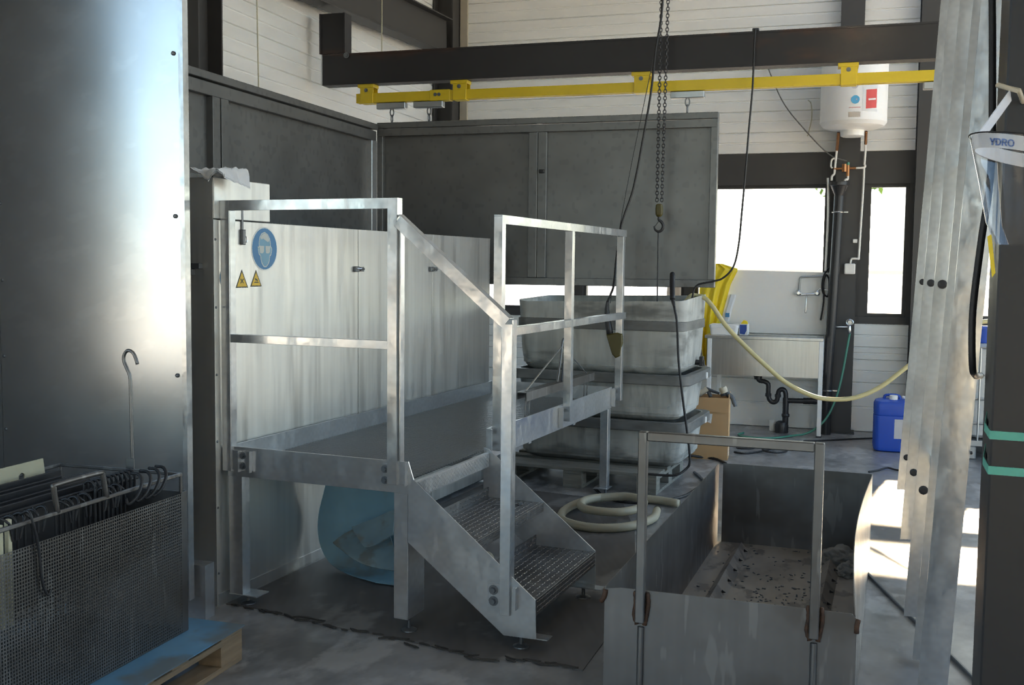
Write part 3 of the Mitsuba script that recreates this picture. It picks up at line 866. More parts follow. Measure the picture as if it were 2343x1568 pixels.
part(bk, 'perforated_side', perforated(BY0, BY1 - .012, BZ0 + .004, BZT, BX1), 'steel', label='perforated steel side with square holes')
part(bk, 'perforated_side', perforated(BY0, BY1 - .012, BZ0 + .004, BZT, BX0 + .002, .03, .016), 'steel')
part(bk, 'corner_angle', join(bx(BX1 - .004, BX1 + .0, BY1 - .012, BY1 + .02, BZ0, BZT + .004), bx(BX1 - .03, BX1, BY1 + .02, BY1 + .023, BZ0, BZT + .004)), 'steel')
part(bk, 'end_sheet', bx(BX0, BX1 - .03, BY1 + .018, BY1 + .020, BZ0, BZT), 'steel')
part(bk, 'bottom', bx(BX0, BX1 - .002, BY0, BY1 + .018, BZ0 - .001, BZ0 + .003), 'darkplate')
part(bk, 'front_rim', bar((BX1 - .006, BY0, BZR - .006), (BX1 - .006, BY1, BZR - .006), .013, .013), 'steel')
part(bk, 'back_rim', bar((BX0 + .006, BY0, BZR - .006), (BX0 + .006, BY1, BZR - .006), .013, .013), 'steel')
part(bk, 'end_rim', bar((BX0, BY1 - .006, BZR - .006), (BX1, BY1 - .006, BZR - .006), .012, .012), 'steel')
for x in (BX1 - .006, BX0 + .006):
    part(bk, 'rim_post', bar((x, BY1 - .006, BZ0), (x, BY1 - .006, BZR), .011, .011), 'steel')
part(bk, 'handle', tube(spline([(BX1 - .006, 2.690, BZR - .005), (BX1 - .006, 2.676, .835), (BX1 - .006, 2.695, .846), (BX1 - .006, 2.89, .846), (BX1 - .006, 2.905, .835), (BX1 - .006, 2.922, BZR - .005)], 4), .009, 8), 'steel', smooth=True)
# black rods lying in the basket
for i in range(9):
    x = -2.84 + .042 * i
    one('steel_bar', bx(x - .006, x + .006, BY0 + .02, 3.30 - .035 * (i % 4) - (.012 * i), .42, .735 + .012 * ((i * 5) % 3), .002), 'blacksteel',
        f'black flat steel bar in the basket, {ORD[i]} from the cream notched strip', 'bar', group='black bars in the basket')
bp_ = prism(Polygon([(2.12, .735), (3.245, .735), (3.235, .800), (2.12, .792)]).difference(Polygon([(3.11, .735), (3.14, .735), (3.14, .758), (3.125, .766), (3.11, .758)])).difference(
    Polygon([(2.83, .735), (2.86, .735), (2.86, .755), (2.845, .762), (2.83, .755)])).difference(Polygon([(2.55, .735), (2.58, .735), (2.58, .755), (2.565, .762), (2.55, .755)])), -2.866, -2.861, 'yz')
mat('cream', principled((0.50, 0.47, 0.33), 0.6))
one('notched_strip', bp_, 'cream', 'cream coloured notched strip along the back of the basket', 'strip')
for i in range(3):
    y = 2.44 + .035 * i
    one('cream_strip', bx(-2.362, -2.345, y - .008, y + .008, .45, .755 + .01 * i, .002), 'cream', f'cream coloured strip behind the perforated side, {ORD[i]} from the left picture edge', 'strip', group='cream strips in the basket')


def jhook(x, y, z, w, h, r=.004, drop=.16, lean=0.0):
    """a wire hook over a bar at (x, y, z): one short bent leg in front, a long leg inside."""
    t = np.linspace(0, math.pi, 7)
    arc = [(x + w / 2 * math.cos(a), y + lean * math.sin(a), z + h * math.sin(a)) for a in t]
    pts = [(x + w / 2 - .002, y - lean, z - .05)] + arc + [(x - w / 2, y, z - drop)]
    return tube(spline(pts, 3), r, 6)


for i, y in enumerate((2.505, 2.53, 2.56, 2.59, 2.62, 2.655, 2.755, 2.775, 2.80, 2.83, 2.86, 2.945, 2.965, 2.985, 3.01, 3.03)):
    one('wire_hook', jhook(BX1 - .045, y, BZR - .005, .05, .022, .0042, .22, .012 * ((i % 3) - 1)), 'blacksteel', f'dark wire hook along the inside of the basket front, {ORD[i]} from the left', 'hook', smooth=True, group='wire hooks in the basket')
one('hook_rod', tube([(-2.46, 2.95, .752), (-2.46, 3.26, .752)], .007, 8), 'blacksteel', 'dark rod across the hooks at the far end of the basket', 'rod', smooth=True)
for i in range(10):
    y = 3.00 + .024 * i
    one('wire_hook', jhook(-2.46, y, .765, .045, .022, .0045, .16), 'blacksteel', f'small dark wire hook at the far basket end, {ORD[i]} from the near side', 'hook', smooth=True, group='row of hooks at the far end of the basket')
for i, y in enumerate((3.05, 3.10, 3.15, 3.19)):
    one('big_hook', tube(spline([(BX1 - .05, y + .06, .80), (BX1 - .01, y + .05, .800), (BX1 + .016, y + .03, .775), (BX1 + .018, y, .735), (BX1 + .002, y - .025, .712), (BX1 - .012, y - .02, .730)], 5), .006, 7),
        'blacksteel', f'thick black S-shaped hook over the basket front rim, {ORD[i]} from the left', 'hook', smooth=True, group='thick hooks over the basket front')
one('bent_wire', tube(spline([(BX1 - .04, 2.57, .775), (BX1 - .0, 2.56, .79), (BX1 + .012, 2.565, .75), (BX1 + .010, 2.585, .68), (BX1 + .010, 2.60, .56), (BX1 + .012, 2.62, .515), (BX1 + .012, 2.632, .53)], 5), .0045, 6),
    'blacksteel', 'long bent wire hanging down outside the perforated side', 'wire', smooth=True)
k = thing('hook_stand', 'tall grey rod with a round hook standing behind the basket', 'hook')
hx = -2.575
part(k, 'bracket', bx(hx - .018, hx + .018, BY1 + .024, BY1 + .030, .60, .795, .001), 'steel')
part(k, 'rod', tube(spline([(hx, BY1 + .040, .62), (hx, BY1 + .040, .80), (hx - .002, BY1 + .040, 1.0), (hx - .004, BY1 + .040, 1.10), (hx - .016, BY1 + .040, 1.135), (hx - .030, BY1 + .040, 1.165), (hx - .030, BY1 + .040, 1.190),
                             (hx - .016, BY1 + .040, 1.208), (hx + .004, BY1 + .040, 1.206), (hx + .018, BY1 + .040, 1.190), (hx + .030, BY1 + .040, 1.158)], 5), .0065, 8), 'steel', smooth=True)

# ================================================================== TROUGH (right foreground)
tk = thing('steel_trough', 'long open sheet steel trough with a square tube handle, on the floor', 'trough')
tp = lambda name, m, mt='steel', label=None, stuff=False, smooth=False: part(tk, name, m, mt, TR, label=label, stuff=stuff, smooth=smooth)
TX0, TX1, TY0, TY1, TZ = -.900, -.085, 3.427, 5.865, .457
front = Polygon([(TX0 - .004, .012), (TX1 + .004, .012), (TX1 + .004, TZ - .012), (TX1 - .012, TZ + .004), (TX0 + .05, TZ), (TX0 - .004, TZ - .010)])
tp('front_sheet', prism(front, TY0 - .004, TY0, 'xz'))
tp('back_sheet', bx(TX0 + .022, TX1 - .006, TY1, TY1 + .003, .012, TZ))


def bowed_side(x, bulge, side):
    ys = np.linspace(TY0, TY1, 15); zs = np.linspace(.012, TZ, 8)
    v = []
    for dx in (0, .003):
        for y in ys:
            for z in zs:
                u = (y - TY0) / (TY1 - TY0)
                v.append((x + side * (bulge * math.sin(math.pi * min(1, u * 1.02)) * (z / TZ) ** 1.5) + side * dx, y, z))
    n, m = len(ys), len(zs); f = []
    N = n * m
    for i in range(n - 1):
        for j in range(m - 1):
            a, b, c, d = i * m + j, (i + 1) * m + j, (i + 1) * m + j + 1, i * m + j + 1
            f += [[a, b, c], [a, c, d], [a + N, c + N, b + N], [a + N, d + N, c + N]]
    for i in range(n - 1):
        a, b = i * m + m - 1, (i + 1) * m + m - 1
        f += [[a, b, b + N], [a, b + N, a + N]]
    for j in range(m - 1):
        for i0 in (0, (n - 1) * m):
            a, b = i0 + j, i0 + j + 1
            f += [[a, b, b + N], [a, b + N, a + N]]
    return np.array(v), np.array(f)


tp('side_sheet', bowed_side(TX0, .0, -1), smooth=35)
tp('side_sheet', bowed_side(TX1 - .004, -.038, 1), smooth=35)


def c_tfloor(p, n, uv):
    a = fbm(p.x * 7, p.y * 3, 1.0, octaves=4)
    d = smoothstep(.55, .7, fbm(p.x * 14 + 3, p.y * 8, 2.0, octaves=4))
    return mix(mix((0.17, 0.155, 0.135), (0.30, 0.28, 0.245), a), (0.09, 0.085, 0.08), .6 * d)


mat('troughfloor', principled(proc(c_tfloor), 0.5, 0.25))
tp('bottom_sheet', bx(TX0, TX1 - .03, TY0, TY1, .008, .012), 'troughfloor')
for x in (-.745, -.272):
    r = tp('angle_rib', prism([(x - .045, .012), (x, .062), (x + .045, .012), (x + .040, .012), (x, .056), (x - .040, .012)], 3.60, 5.70, 'xz'), 'troughfloor')
    for i in range(9):
        y = 4.1 + .19 * i
        part(r, 'spike', prism([(x + .024, .030), (x + .044, .033), (x + .026, .044)], y, y + .008, 'xz'), 'black', TR)
# handle, its welds and the ridges below them
hs = .03
tp('handle', join(bx(-.790, -.790 + hs, TY0 - .036, TY0 - .006, .352, 1.003, .003), bx(-.225, -.225 + hs, TY0 - .036, TY0 - .006, .372, 1.003, .003), bx(-.760, -.225, TY0 - .036, TY0 - .006, .973, 1.003, .003)), label='square tube handle welded to the front sheet')


def c_weld(p, n, uv):
    return mix((0.025, 0.02, 0.018), (0.13, 0.06, 0.03), fbm(p.x * 60, p.y * 60, p.z * 60, octaves=3))


mat('weld', principled(proc(c_weld), 0.6, 0.2))
for x, z in ((-.790, .352), (-.225, .372)):
    for dx in (-.006, hs + .006):
        pts = spline([(x + dx, TY0 - .008, z + .10), (x + dx + .003, TY0 - .008, z + .06), (x + dx - .002, TY0 - .008, z + .02), (x + hs / 2 + (dx - hs / 2) * .6, TY0 - .010, z - .012)], 4)
        tp('weld', tube(pts, .006 + .003 * np.abs(np.sin(np.arange(len(pts)) * 1.7)), 6), 'weld', smooth=True)
    tp('ridge', tube([(x + hs / 2, TY0 - .010, .03), (x + hs / 2, TY0 - .010, z - .02)], .011, 8), smooth=True)
for x in (TX0 - .004, TX1 + .004):
    tp('corner_weld', tube(spline([(x - .012 * (x < -.5), TY0 - .004, TZ - .055), (x, TY0 - .008, TZ - .035), (x + .004, TY0 - .004, TZ - .012)], 4), .009, 6), 'weld', smooth=True)
# paint flakes lying in it
fl = []
for i in range(240):
    x = rng.choice((rng.uniform(-.70, -.30), rng.gauss(-.42, .09), rng.uniform(-.86, -.12)))
    y = min(5.8, max(3.5, rng.gauss(4.75, .5)))
    a, l, w = rng.uniform(0, 3.14), rng.uniform(.003, .011), rng.uniform(.002, .005)
    x = min(-.13, max(-.87, x))
    c, s_ = math.cos(a), math.sin(a)
    near = min(abs(x + .745), abs(x + .272))
    zz = .0135 if near > .045 else .0135 + (.045 - near) * 1.1
    fl.append(prism([(x + c * u - s_ * v_, y + s_ * u + c * v_) for u, v_ in ((-l, -w), (l, -w * .3), (l * .4, w), (-l * .6, w * .8))], zz, zz + .002))
mat('flake', principled((0.03, 0.045, 0.065), 0.5))
one('paint_flakes', join(*fl), 'flake', 'dark blue paint flakes scattered on the bottom of the trough', 'paint flakes', TR, stuff=True)


def crumpled(cx, cy, cz, rx, ry, rz, seed, R=W, amp=.35):
    m = trimesh.creation.icosphere(subdivisions=4)
    d = np.array(m.vertices)
    r = 1 + amp * (meshkit.fbm(d * 2.3 + seed, 4, seed) - .5) * 2 + .12 * (np.abs(meshkit.noise(d * 6 + seed, seed) - .5) - .2)
    v = d * r[:, None] * [rx, ry, rz]
    v[:, 2] = np.maximum(v[:, 2], -.25 * rz) + .25 * rz
    return turn((v + [cx, cy, cz], np.array(m.faces)), R)


def c_rag(p, n, uv):
    return mix((0.12, 0.12, 0.11), (0.24, 0.235, 0.22), fbm(p.x * 20, p.y * 20, p.z * 20, octaves=3))


mat('rag', principled(proc(c_rag), 0.85, 0.0, 0.2))
one('grey_rag', join(crumpled(-.235, 5.62, .013, .10, .11, .07, 3, amp=.5), crumpled(-.18, 5.46, .013, .055, .07, .05, 9, amp=.5)), 'rag', 'crumpled grey rag in the far corner of the trough', 'rag', TR, smooth=True)

# ================================================================== STACKED TANKS
kp = thing('old_pallet', 'weathered grey wooden pallet under the stacked tanks', 'pallet')
qx1, qx0, qy0, qy1 = -1.742, -2.942, 6.87, 7.67
for y0, y1 in ((qy0, qy0 + .13), (7.0, 7.1), (7.18, 7.28), (7.36, 7.46), (qy1 - .13, qy1)):
    part(kp, 'deck_board', bx(qx0, qx1, y0, y1, .122, .144, .002), 'wood_old', P)
for x in (qx0 + .07, (qx0 + qx1) / 2, qx1 - .07):
    part(kp, 'stringer_board', bx(x - .07, x + .07, qy0, qy1, .100, .122, .002), 'wood_old', P)
    part(kp, 'bottom_board', bx(x - .07, x + .07, qy0, qy1, .0, .022, .002), 'wood_old', P)
    for y in (qy0 + .05, (qy0 + qy1) / 2, qy1 - .05):
        part(kp, 'block', bx(x - .07, x + .07, y - .05, y + .05, .022, .100, .002), 'wood_old', P)


def ring(x0, x1, y0, y1, r, z, seg=5):
    g = rounded(x0, x1, y0, y1, r, seg)
    c = np.array(g.exterior.coords)[:-1]
    return np.column_stack([c, np.full(len(c), z)])


def loft(rings, cap0=True, cap1=False):
    n = len(rings[0]); v = np.vstack(rings); f = []
    for i in range(len(rings) - 1):
        for j in range(n):
            k = (j + 1) % n
            f += [[i * n + j, i * n + k, (i + 1) * n + k], [i * n + j, (i + 1) * n + k, (i + 1) * n + j]]
    for cap, i, rev in ((cap0, 0, True), (cap1, len(rings) - 1, False)):
        if cap:
            v = np.vstack([v, rings[i].mean(0)[None]]); c = len(v) - 1
            for j in range(n):
                k = (j + 1) % n
                f.append([c, i * n + k, i * n + j] if rev else [c, i * n + j, i * n + k])
    return v, np.array(f)


TKX0, TKX1, TKY0, TKY1 = -2.86, -1.612, 7.06, 7.80


def tub(z0, z1, lip, d=0.0, wall=.012, taper=.035, lips=True):
    """an open tub from z0 to z1: tapering walls, rounded foot, lip round the rim."""
    a, b, c, e = TKX0, TKX1 + d, TKY0, TKY1 + d
    rings = []
    H = z1 - z0
    for t, rr in ((0, .085), (.02, .06), (.06, .03), (.12, .012), (.3, .004), (1, 0)):
        k = taper * (1 - t) + rr
        rings.append(ring(a + k, b - k, c + k, e - k, .09, z0 + t * H))
    k = wall
    rings += [ring(a + k, b - k, c + k, e - k, .08, z1), ring(a + k + .02, b - k - .02, c + k + .02, e - k - .02, .08, z0 + .06)]
    return loft(rings, True, True)


for z0, z1, lab, top in ((.146, .478, 'bottom white plastic tank of the stack, dirty, on the pallet', False), (.470, .805, 'middle white plastic tank of the stack', False), (.790, 1.318, 'topmost dirty white plastic tank with the open rim', True)):
    k = thing('plastic_tank', lab, 'tank')
    if not top:
        part(k, 'tub', tub(z0, z1, .028), 'grp', P, smooth=30)
        part(k, 'rim', loft([ring(TKX0 - e, TKX1 + e, TKY0 - e, TKY1 + e, .05 + max(e, 0), z) for e, z in ((.004, z1 - .066), (.036, z1 - .070), (.042, z1 - .064), (.042, z1 - .004), (.036, z1 + .001), (-.010, z1 + .001))], False, False), 'grprim', P, smooth=30)
    else:
        v, f = tub(z0, z1, 0, 0, .010, .02, False)
        # the rim is uneven: it rises at the right rear corner and sags along the front
        w = np.clip((v[:, 2] - 1.2) / .118, 0, 1)
        xr = np.clip((v[:, 0] + 1.85) / .25, 0, 1); yr = np.clip((v[:, 1] - 7.07) / .25, 0, 1)
        v[:, 2] += w * (.035 * xr * yr - .012 * np.sin((v[:, 0] + 1.6) * 5) * (1 - yr) - .02 * (1 - yr) * (1 - xr))
        part(k, 'tub', (v, f), 'grp', P, smooth=30)
        part(k, 'band', loft([ring(TKX0 + .01 - d_, TKX1 - .018 + d_, TKY0 + .010 - d_, TKY1 - .01 + d_, .09, z) for d_, z in ((0, 1.105), (.014, 1.11), (.014, 1.172), (0, 1.178))], False, False), 'grprim', P, smooth=30)
    part(k, 'valve', join(tube([(TKX1 - .015, 7.60, z1 - .05), (TKX1 + .05, 7.60, z1 - .05)], .014, 10), bx(TKX1 + .03, TKX1 + .05, 7.585, 7.615, z1 - .065, z1 - .02, .003)) if not top else
         join(tube([(TKX1 - .03, 7.55, .86), (TKX1 + .035, 7.55, .86)], .02, 10), bx(TKX1 + .0, TKX1 + .03, 7.53, 7.57, .835, .905, .004)), 'blackplastic' if top else 'white', P)

# ================================================================== HOIST, PENDANT, CABLES
mat('chainmetal', principled((0.05, 0.05, 0.052), 0.45, 0.6))
mat('dirtyyellow', principled((0.075, 0.062, 0.014), 0.5))
mat('cable', principled((0.014, 0.014, 0.015), 0.5))


def chain(p0, p1, L=.030, w=.020, r=.0033):
    p0, p1 = np.array(p0, float), np.array(p1, float)
    d = p1 - p0; n = int(np.linalg.norm(d) / (L * .78)); d /= np.linalg.norm(d)
    ms = []
    t = np.arange(10) * 2 * np.pi / 10
    for i in range(n):
        c = p0 + d * (i + .5) * L * .78
        a = np.array([1.0, 0, 0]) if i % 2 else np.array([0, 1.0, 0])
        ms.append(tube(c + np.outer(np.cos(t) * w / 2, a) + np.outer(np.sin(t) * L / 2, d), r, 4, closed=True))
    return join(*ms)


k = thing('chain_hoist', 'pair of hoist chains with a small yellow hook block hanging above the tanks', 'hoist')
part(k, 'chain', chain((-1.230, 7.38, 4.30), (-1.234, 7.38, 1.985)), 'chainmetal', stuff=True)
part(k, 'chain', chain((-1.176, 7.38, 4.30), (-1.200, 7.38, 1.985)), 'chainmetal', stuff=True)
part(k, 'hoist_body', join(bx(-1.36, -1.06, 7.28, 7.48, 4.28, 4.55, .02), tube([(-1.36, 7.38, 4.42), (-1.55, 7.38, 4.42)], .09, 16)), 'dirtyyellow')
part(k, 'hook_block', loft([ring(-1.242 + q, -1.192 - q, 7.355 + q, 7.405 - q, .012, z) for q, z in ((.012, 1.900), (.002, 1.915), (0, 1.955), (.004, 1.985), (.012, 1.99))], True, True), 'dirtyyellow', smooth=30)
part(k, 'hook', tube(spline([(-1.217, 7.38, 1.905), (-1.217, 7.38, 1.880), (-1.200, 7.38, 1.865), (-1.186, 7.38, 1.838), (-1.196, 7.38, 1.808), (-1.219, 7.38, 1.797), (-1.243, 7.38, 1.811), (-1.250, 7.38, 1.835)], 5),
                     np.interp(np.linspace(0, 1, 36), [0, .2, .6, 1], [.008, .010, .010, .005]), 8), 'chainmetal', smooth=True)
part(k, 'safety_latch', bar((-1.216, 7.38, 1.872), (-1.244, 7.38, 1.834), .010, .003), 'chainmetal')
one('lifting_rod', tube([(-1.219, 7.38, 1.803), (-1.220, 7.38, 1.72), (-1.218, 7.38, 1.52), (-1.217, 7.38, 1.20)], .0045, 6), 'chainmetal', 'thin rod hanging from the crane hook into the topmost tank', 'rod', smooth=True)
k = thing('pendant_control', 'black and yellow crane pendant control hanging behind the railing', 'control')
part(k, 'cable', tube(spline([(-1.207, 7.30, 4.26), (-1.210, 7.30, 3.372), (-1.243, 7.26, 3.041), (-1.265, 7.23, 2.745), (-1.305, 7.21, 2.455), (-1.368, 7.20, 2.09), (-1.438, 7.17, 1.85), (-1.464, 7.13, 1.610), (-1.470, 7.09, 1.43), (-1.485, 7.06, 1.36), (-1.50, 7.04, 1.312)], 6), .0075, 8), 'cable', smooth=True)
part(k, 'strain_wire', tube(spline([(-1.205, 7.33, 4.2), (-1.21, 7.33, 3.347), (-1.26, 7.27, 2.981), (-1.338, 7.24, 2.54), (-1.402, 7.22, 2.18), (-1.452, 7.17, 1.82), (-1.465, 7.13, 1.6), (-1.485, 7.05, 1.30)], 5), .0025, 5), 'chainmetal', smooth=True)
part(k, 'sleeve', tube(spline([(-1.50, 7.04, 1.314), (-1.505, 7.04, 1.26), (-1.500, 7.04, 1.20), (-1.482, 7.04, 1.09)], 4), np.linspace(.010, .024, 13), 10), 'blackplastic', smooth=True)
hb_ = np.array([(-1.505, 1.085), (-1.43, 1.10), (-1.395, 1.095), (-1.392, 1.03), (-1.405, .940), (-1.436, .925), (-1.462, .950)])
part(k, 'housing', loft([np.column_stack([hb_[:, 0] * (1 - q) - 1.435 * q, np.full(7, 7.018 + d_), hb_[:, 1] * (1 - q) + 1.02 * q]) for q, d_ in ((.12, 0), (0, .008), (0, .036), (.12, .044))], True, True), 'dirtyyellow')
one('loop_cable', tube(spline([(-.600, 7.5, 3.19), (-.604, 7.5, 3.08), (-0.608, 7.5, 2.792), (-0.626, 7.5, 2.494), (-0.64, 7.5, 2.225), (-0.657, 7.5, 1.953), (-0.674, 7.5, 1.711), (-0.706, 7.5, 1.558), (-0.774, 7.5, 1.478), (-0.843, 7.5, 1.452), (-0.941, 7.5, 1.430), (-0.976, 7.5, 1.395), (-0.990, 7.5, 1.33), (-1.03, 7.5, 1.25)], 6), .0065, 8),
    'cable', 'black cable looping down from the girder beside the hanging panel', 'cable', smooth=True)
one('cable_clip', bx(-.625, -.580, 7.555, 7.59, 3.186, 3.205, .003), 'blackplastic', 'small black cable clip on top of the girder', 'clip')
one('hanging_cable', tube([(-3.60, 6.0, 4.6), (-3.577, 6.0, 3.211), (-3.573, 6.0, 2.939), (-3.568, 6.0, 2.60)], .004, 6), 'cream', 'thin pale cord hanging in front of the left wall', 'cord', smooth=True)
one('hanging_cable', tube([(-3.80, 8.4, 4.9), (-3.80, 8.4, 3.30)], .005, 6), 'cream', 'short pale cord behind the roof beam above the girder', 'cord', smooth=True)
one('heater_wire', tube(spline([(-.86, 10.46, 3.75), (-.77, 10.46, 3.60), (-0.692, 10.41, 3.418), (-0.555, 10.35, 3.116), (-0.375, 10.30, 2.877), (-0.129, 10.26, 2.614), (0.04, 10.2, 2.535)], 6), .006, 6), 'rag', 'grey cable slanting down to the copper valve under the water heater', 'cable', smooth=True)
one('wall_wire', tube(spline([(-.33, 10.44, 3.14), (-.30, 10.44, 3.10), (-.29, 10.44, 2.98), (-.31, 10.44, 2.86), (-.325, 10.44, 2.80)], 6), .005, 6), 'cream', 'short cream cable on the rear wall left of the water heater', 'cable', smooth=True)

# stirring stick with its cable
k = thing('stirrer', 'black stick with a cable leaning in the topmost tank at its front rim', 'stirrer')
part(k, 'grip', tube(spline([(-1.098, 7.28, 1.47), (-1.090, 7.22, 1.50), (-1.082, 7.17, 1.43), (-1.067, 7.09, 1.335)], 4), [.018] * 13, 10), 'black', smooth=True)
part(k, 'ferrule', tube([(-1.067, 7.09, 1.335), (-1.057, 7.065, 1.315), (-1.047, 7.045, 1.285)], [.011, .013, .009], 10), 'chainmetal', smooth=True)
part(k, 'cable', tube(spline([(-1.047, 7.045, 1.285), (-1.027, 7.03, 1.20), (-1.018, 7.02, 1.118), (-1.006, 7.01, 0.943), (-0.987, 7.0, 0.796), (-0.962, 7.0, 0.621), (-0.937, 7.0, 0.46), (-0.918, 7.0, 0.328), (-0.914, 7.0, .24), (-.935, 7.0, .20), (-.985, 6.96, .165), (-1.06, 6.95, .155), (-1.20, 6.94, .158)], 6), .008, 8), 'cable', smooth=True)
one('floor_cable', tube(spline([(-1.562, 7.0, .02), (-1.45, 6.80, .012), (-1.314, 6.70, .012), (-1.187, 6.72, .012), (-1.063, 6.80, .012), (-0.949, 7.0, .012), (-0.90, 7.25, .012), (-0.88, 7.50, .012), (-0.93, 7.70, .012), (-0.99, 7.85, .012)], 8), .010, 8), 'cable', 'black cable curving across the floor in front of the pallet corner', 'cable', smooth=True)
one('floor_cable', tube(spline([(-.80, 8.30, .012), (-.90, 8.47, .012), (-1.0, 8.50, .012), (-1.09, 8.44, .03), (-1.2, 8.46, .012)], 6), .010, 8), 'cable', 'dark cable on the floor in front of the cardboard box', 'cable', smooth=True)
one('cable_coil', tube(spline([(-0.789, 8.871, .008), (-0.714, 8.834, .008), (-0.646, 8.881, .008), (-0.547, 9.006, .012), (-0.484, 9.143, .018), (-0.507, 9.227, .018), (-0.598, 9.216, .018), (-0.74, 9.139, .024), (-0.78, 9.047, .024), (-0.76, 8.949, .028), (-0.653, 8.967, .03), (-0.63, 9.043, .034), (-0.691, 9.088, .034),
                               (-0.595, 9.17, .034), (-0.411, 9.148, .028), (-0.369, 9.007, .02), (-0.434, 8.895, .02), (-0.522, 8.884, .026), (-0.562, 8.956, .034), (-0.48, 9.077, .036), (-0.414, 9.193, .03), (-0.197, 9.206, .01), (-0.181, 9.28, .01), (-0.38, 9.251, .024)], 7), .0075, 7), 'cable', 'loose coil of black cable on the floor in front of the sink', 'cable', smooth=True)
one('floor_cable', tube(spline([(0.55, 10.15, .01), (0.358, 10.05, .01), (0.166, 9.93, .01), (-0.098, 9.745, .01), (-0.25, 9.66, .01)], 6), .008, 7), 'cable', 'dark cable on the floor from the column towards the blue canister', 'cable', smooth=True)
one('floor_cable', tube(spline([(0.268, 8.36, .008), (0.341, 8.459, .008), (0.408, 8.558, .012), (0.47, 8.52, .008), (.60, 8.45, .008)], 6), .007, 7), 'cable', 'short thin cable on the floor beside the sunlit patch', 'cable', smooth=True)

# hoses
mat('hose_yellow', principled((0.52, 0.45, 0.22), 0.35))
mat('hose_green', principled((0.07, 0.24, 0.17), 0.4))
mat('hose_grey', principled((0.36, 0.33, 0.24), 0.5))
one('hanging_hose', tube(spline([(-1.10, 7.62, 1.22), (-1.03, 7.69, 1.335), (-0.979, 7.715, 1.342), (-0.929, 7.715, 1.329), (-0.87, 7.715, 1.27), (-0.774, 7.72, 1.134), (-0.645, 7.735, 0.998), (-0.486, 7.764, 0.848), (-0.33, 7.807, 0.717), (-0.149, 7.85, 0.629), (-0.001, 7.893, 0.607), (0.155, 7.936, 0.626), (0.318, 7.99, 0.705), (0.487, 8.05, 0.844), (0.627, 8.11, 0.956), (0.769, 8.15, 1.069), (0.90, 8.2, 1.16), (1.2, 8.3, 1.2)], 8), .0165, 10),
    'hose_yellow', 'yellowish hose sagging from the topmost tank across behind the galvanised channel posts', 'hose', smooth=True)
one('green_hose', tube(spline([(0.116, 10.2, 0.955), (0.094, 10.18, 0.80), (0.066, 10.15, 0.601), (0.02, 10.11, 0.376), (-0.055, 10.06, 0.19), (-0.145, 10.01, 0.085), (-0.25, 9.98, 0.025), (-0.36, 9.90, .014), (-0.478, 9.74, .014), (-0.627, 9.65, .014), (-0.785, 9.69, .014), (-0.837, 9.80, .014), (-.80, 9.9, .014)], 7), .010, 8),
    'hose_green', 'green hose from the tap on the column down to the floor', 'hose', smooth=True)
one('coiled_hose', tube(spline([(-1.60, 6.35, .03), (-1.57, 6.10, .03), (-1.66, 5.85, .03), (-1.85, 5.75, .03), (-2.05, 5.85, .03), (-2.12, 6.1, .035), (-2.05, 6.35, .05), (-1.86, 6.45, .07), (-1.70, 6.36, .08), (-1.66, 6.15, .08), (-1.75, 5.98, .08), (-1.95, 5.98, .08), (-2.03, 6.15, .08), (-2.0, 6.40, .06), (-1.85, 6.58, .04), (-1.66, 6.62, .03), (-1.52, 6.58, .03)], 8), .026, 10),
    'hose_grey', 'thick greyish yellow hose coiled on the floor behind the stair', 'hose', P, smooth=True)
one('stair_hose', tube(spline([(-2.10, 4.62, .04), (-2.06, 4.70, .10), (-2.02, 4.68, .09), (-1.98, 4.55, .035), (-1.82, 4.36, .035), (-1.72, 4.40, .06), (-1.62, 4.50, .09)], 8), .026, 10), 'hose_grey', 'short piece of yellowish hose lying under the stair treads', 'hose', P, smooth=True)

# ------------------------------------------------------------------ lifting beam standing on the platform
k = thing('lifting_beam', 'steel lifting beam with a triangle of tie rods standing on the platform', 'lifting beam')
LX = -2.13
part(k, 'channel', join(bx(LX - .03, LX + .03, 5.36, 6.58, .845, .850), bx(LX - .03, LX - .026, 5.36, 6.58, .808, .845), bx(LX + .026, LX + .03, 5.36, 6.58, .800, .845)), 'steel', P)
part(k, 'tie_rod', bar((LX, 5.42, .852), (LX, 6.01, 1.06), .012, .006), 'galv', P)
part(k, 'tie_rod', bar((LX, 6.50, .852), (LX, 6.03, 1.06), .010, .005), 'galv', P)
part(k, 'centre_hook', tube(spline([(LX, 5.94, .85), (LX, 5.99, .98), (LX, 6.02, 1.08), (LX, 6.05, 1.105), (LX, 6.08, 1.09), (LX, 6.085, 1.06)], 5), .007, 7), 'steel', P, smooth=True)
part(k, 'centre_strap', bar((LX + .012, 5.98, .85), (LX + .012, 6.04, 1.07), .010, .012), 'blacksteel', P)
for y in (5.40, 5.46, 6.44, 6.50):
    part(k, 'pin', tube([(LX + .01, y, .845), (LX + .008, y - .02, .645)], .004, 6), 'steel', P)

# ------------------------------------------------------------------ rag on the control box
def c_cloth(p, n, uv):
    return mix((0.52, 0.53, 0.54), (0.74, 0.74, 0.73), fbm(p.x * 14, p.y * 14, p.z * 14, octaves=3))


mat('cloth', principled(proc(c_cloth), 0.85, 0.0, 0.2))


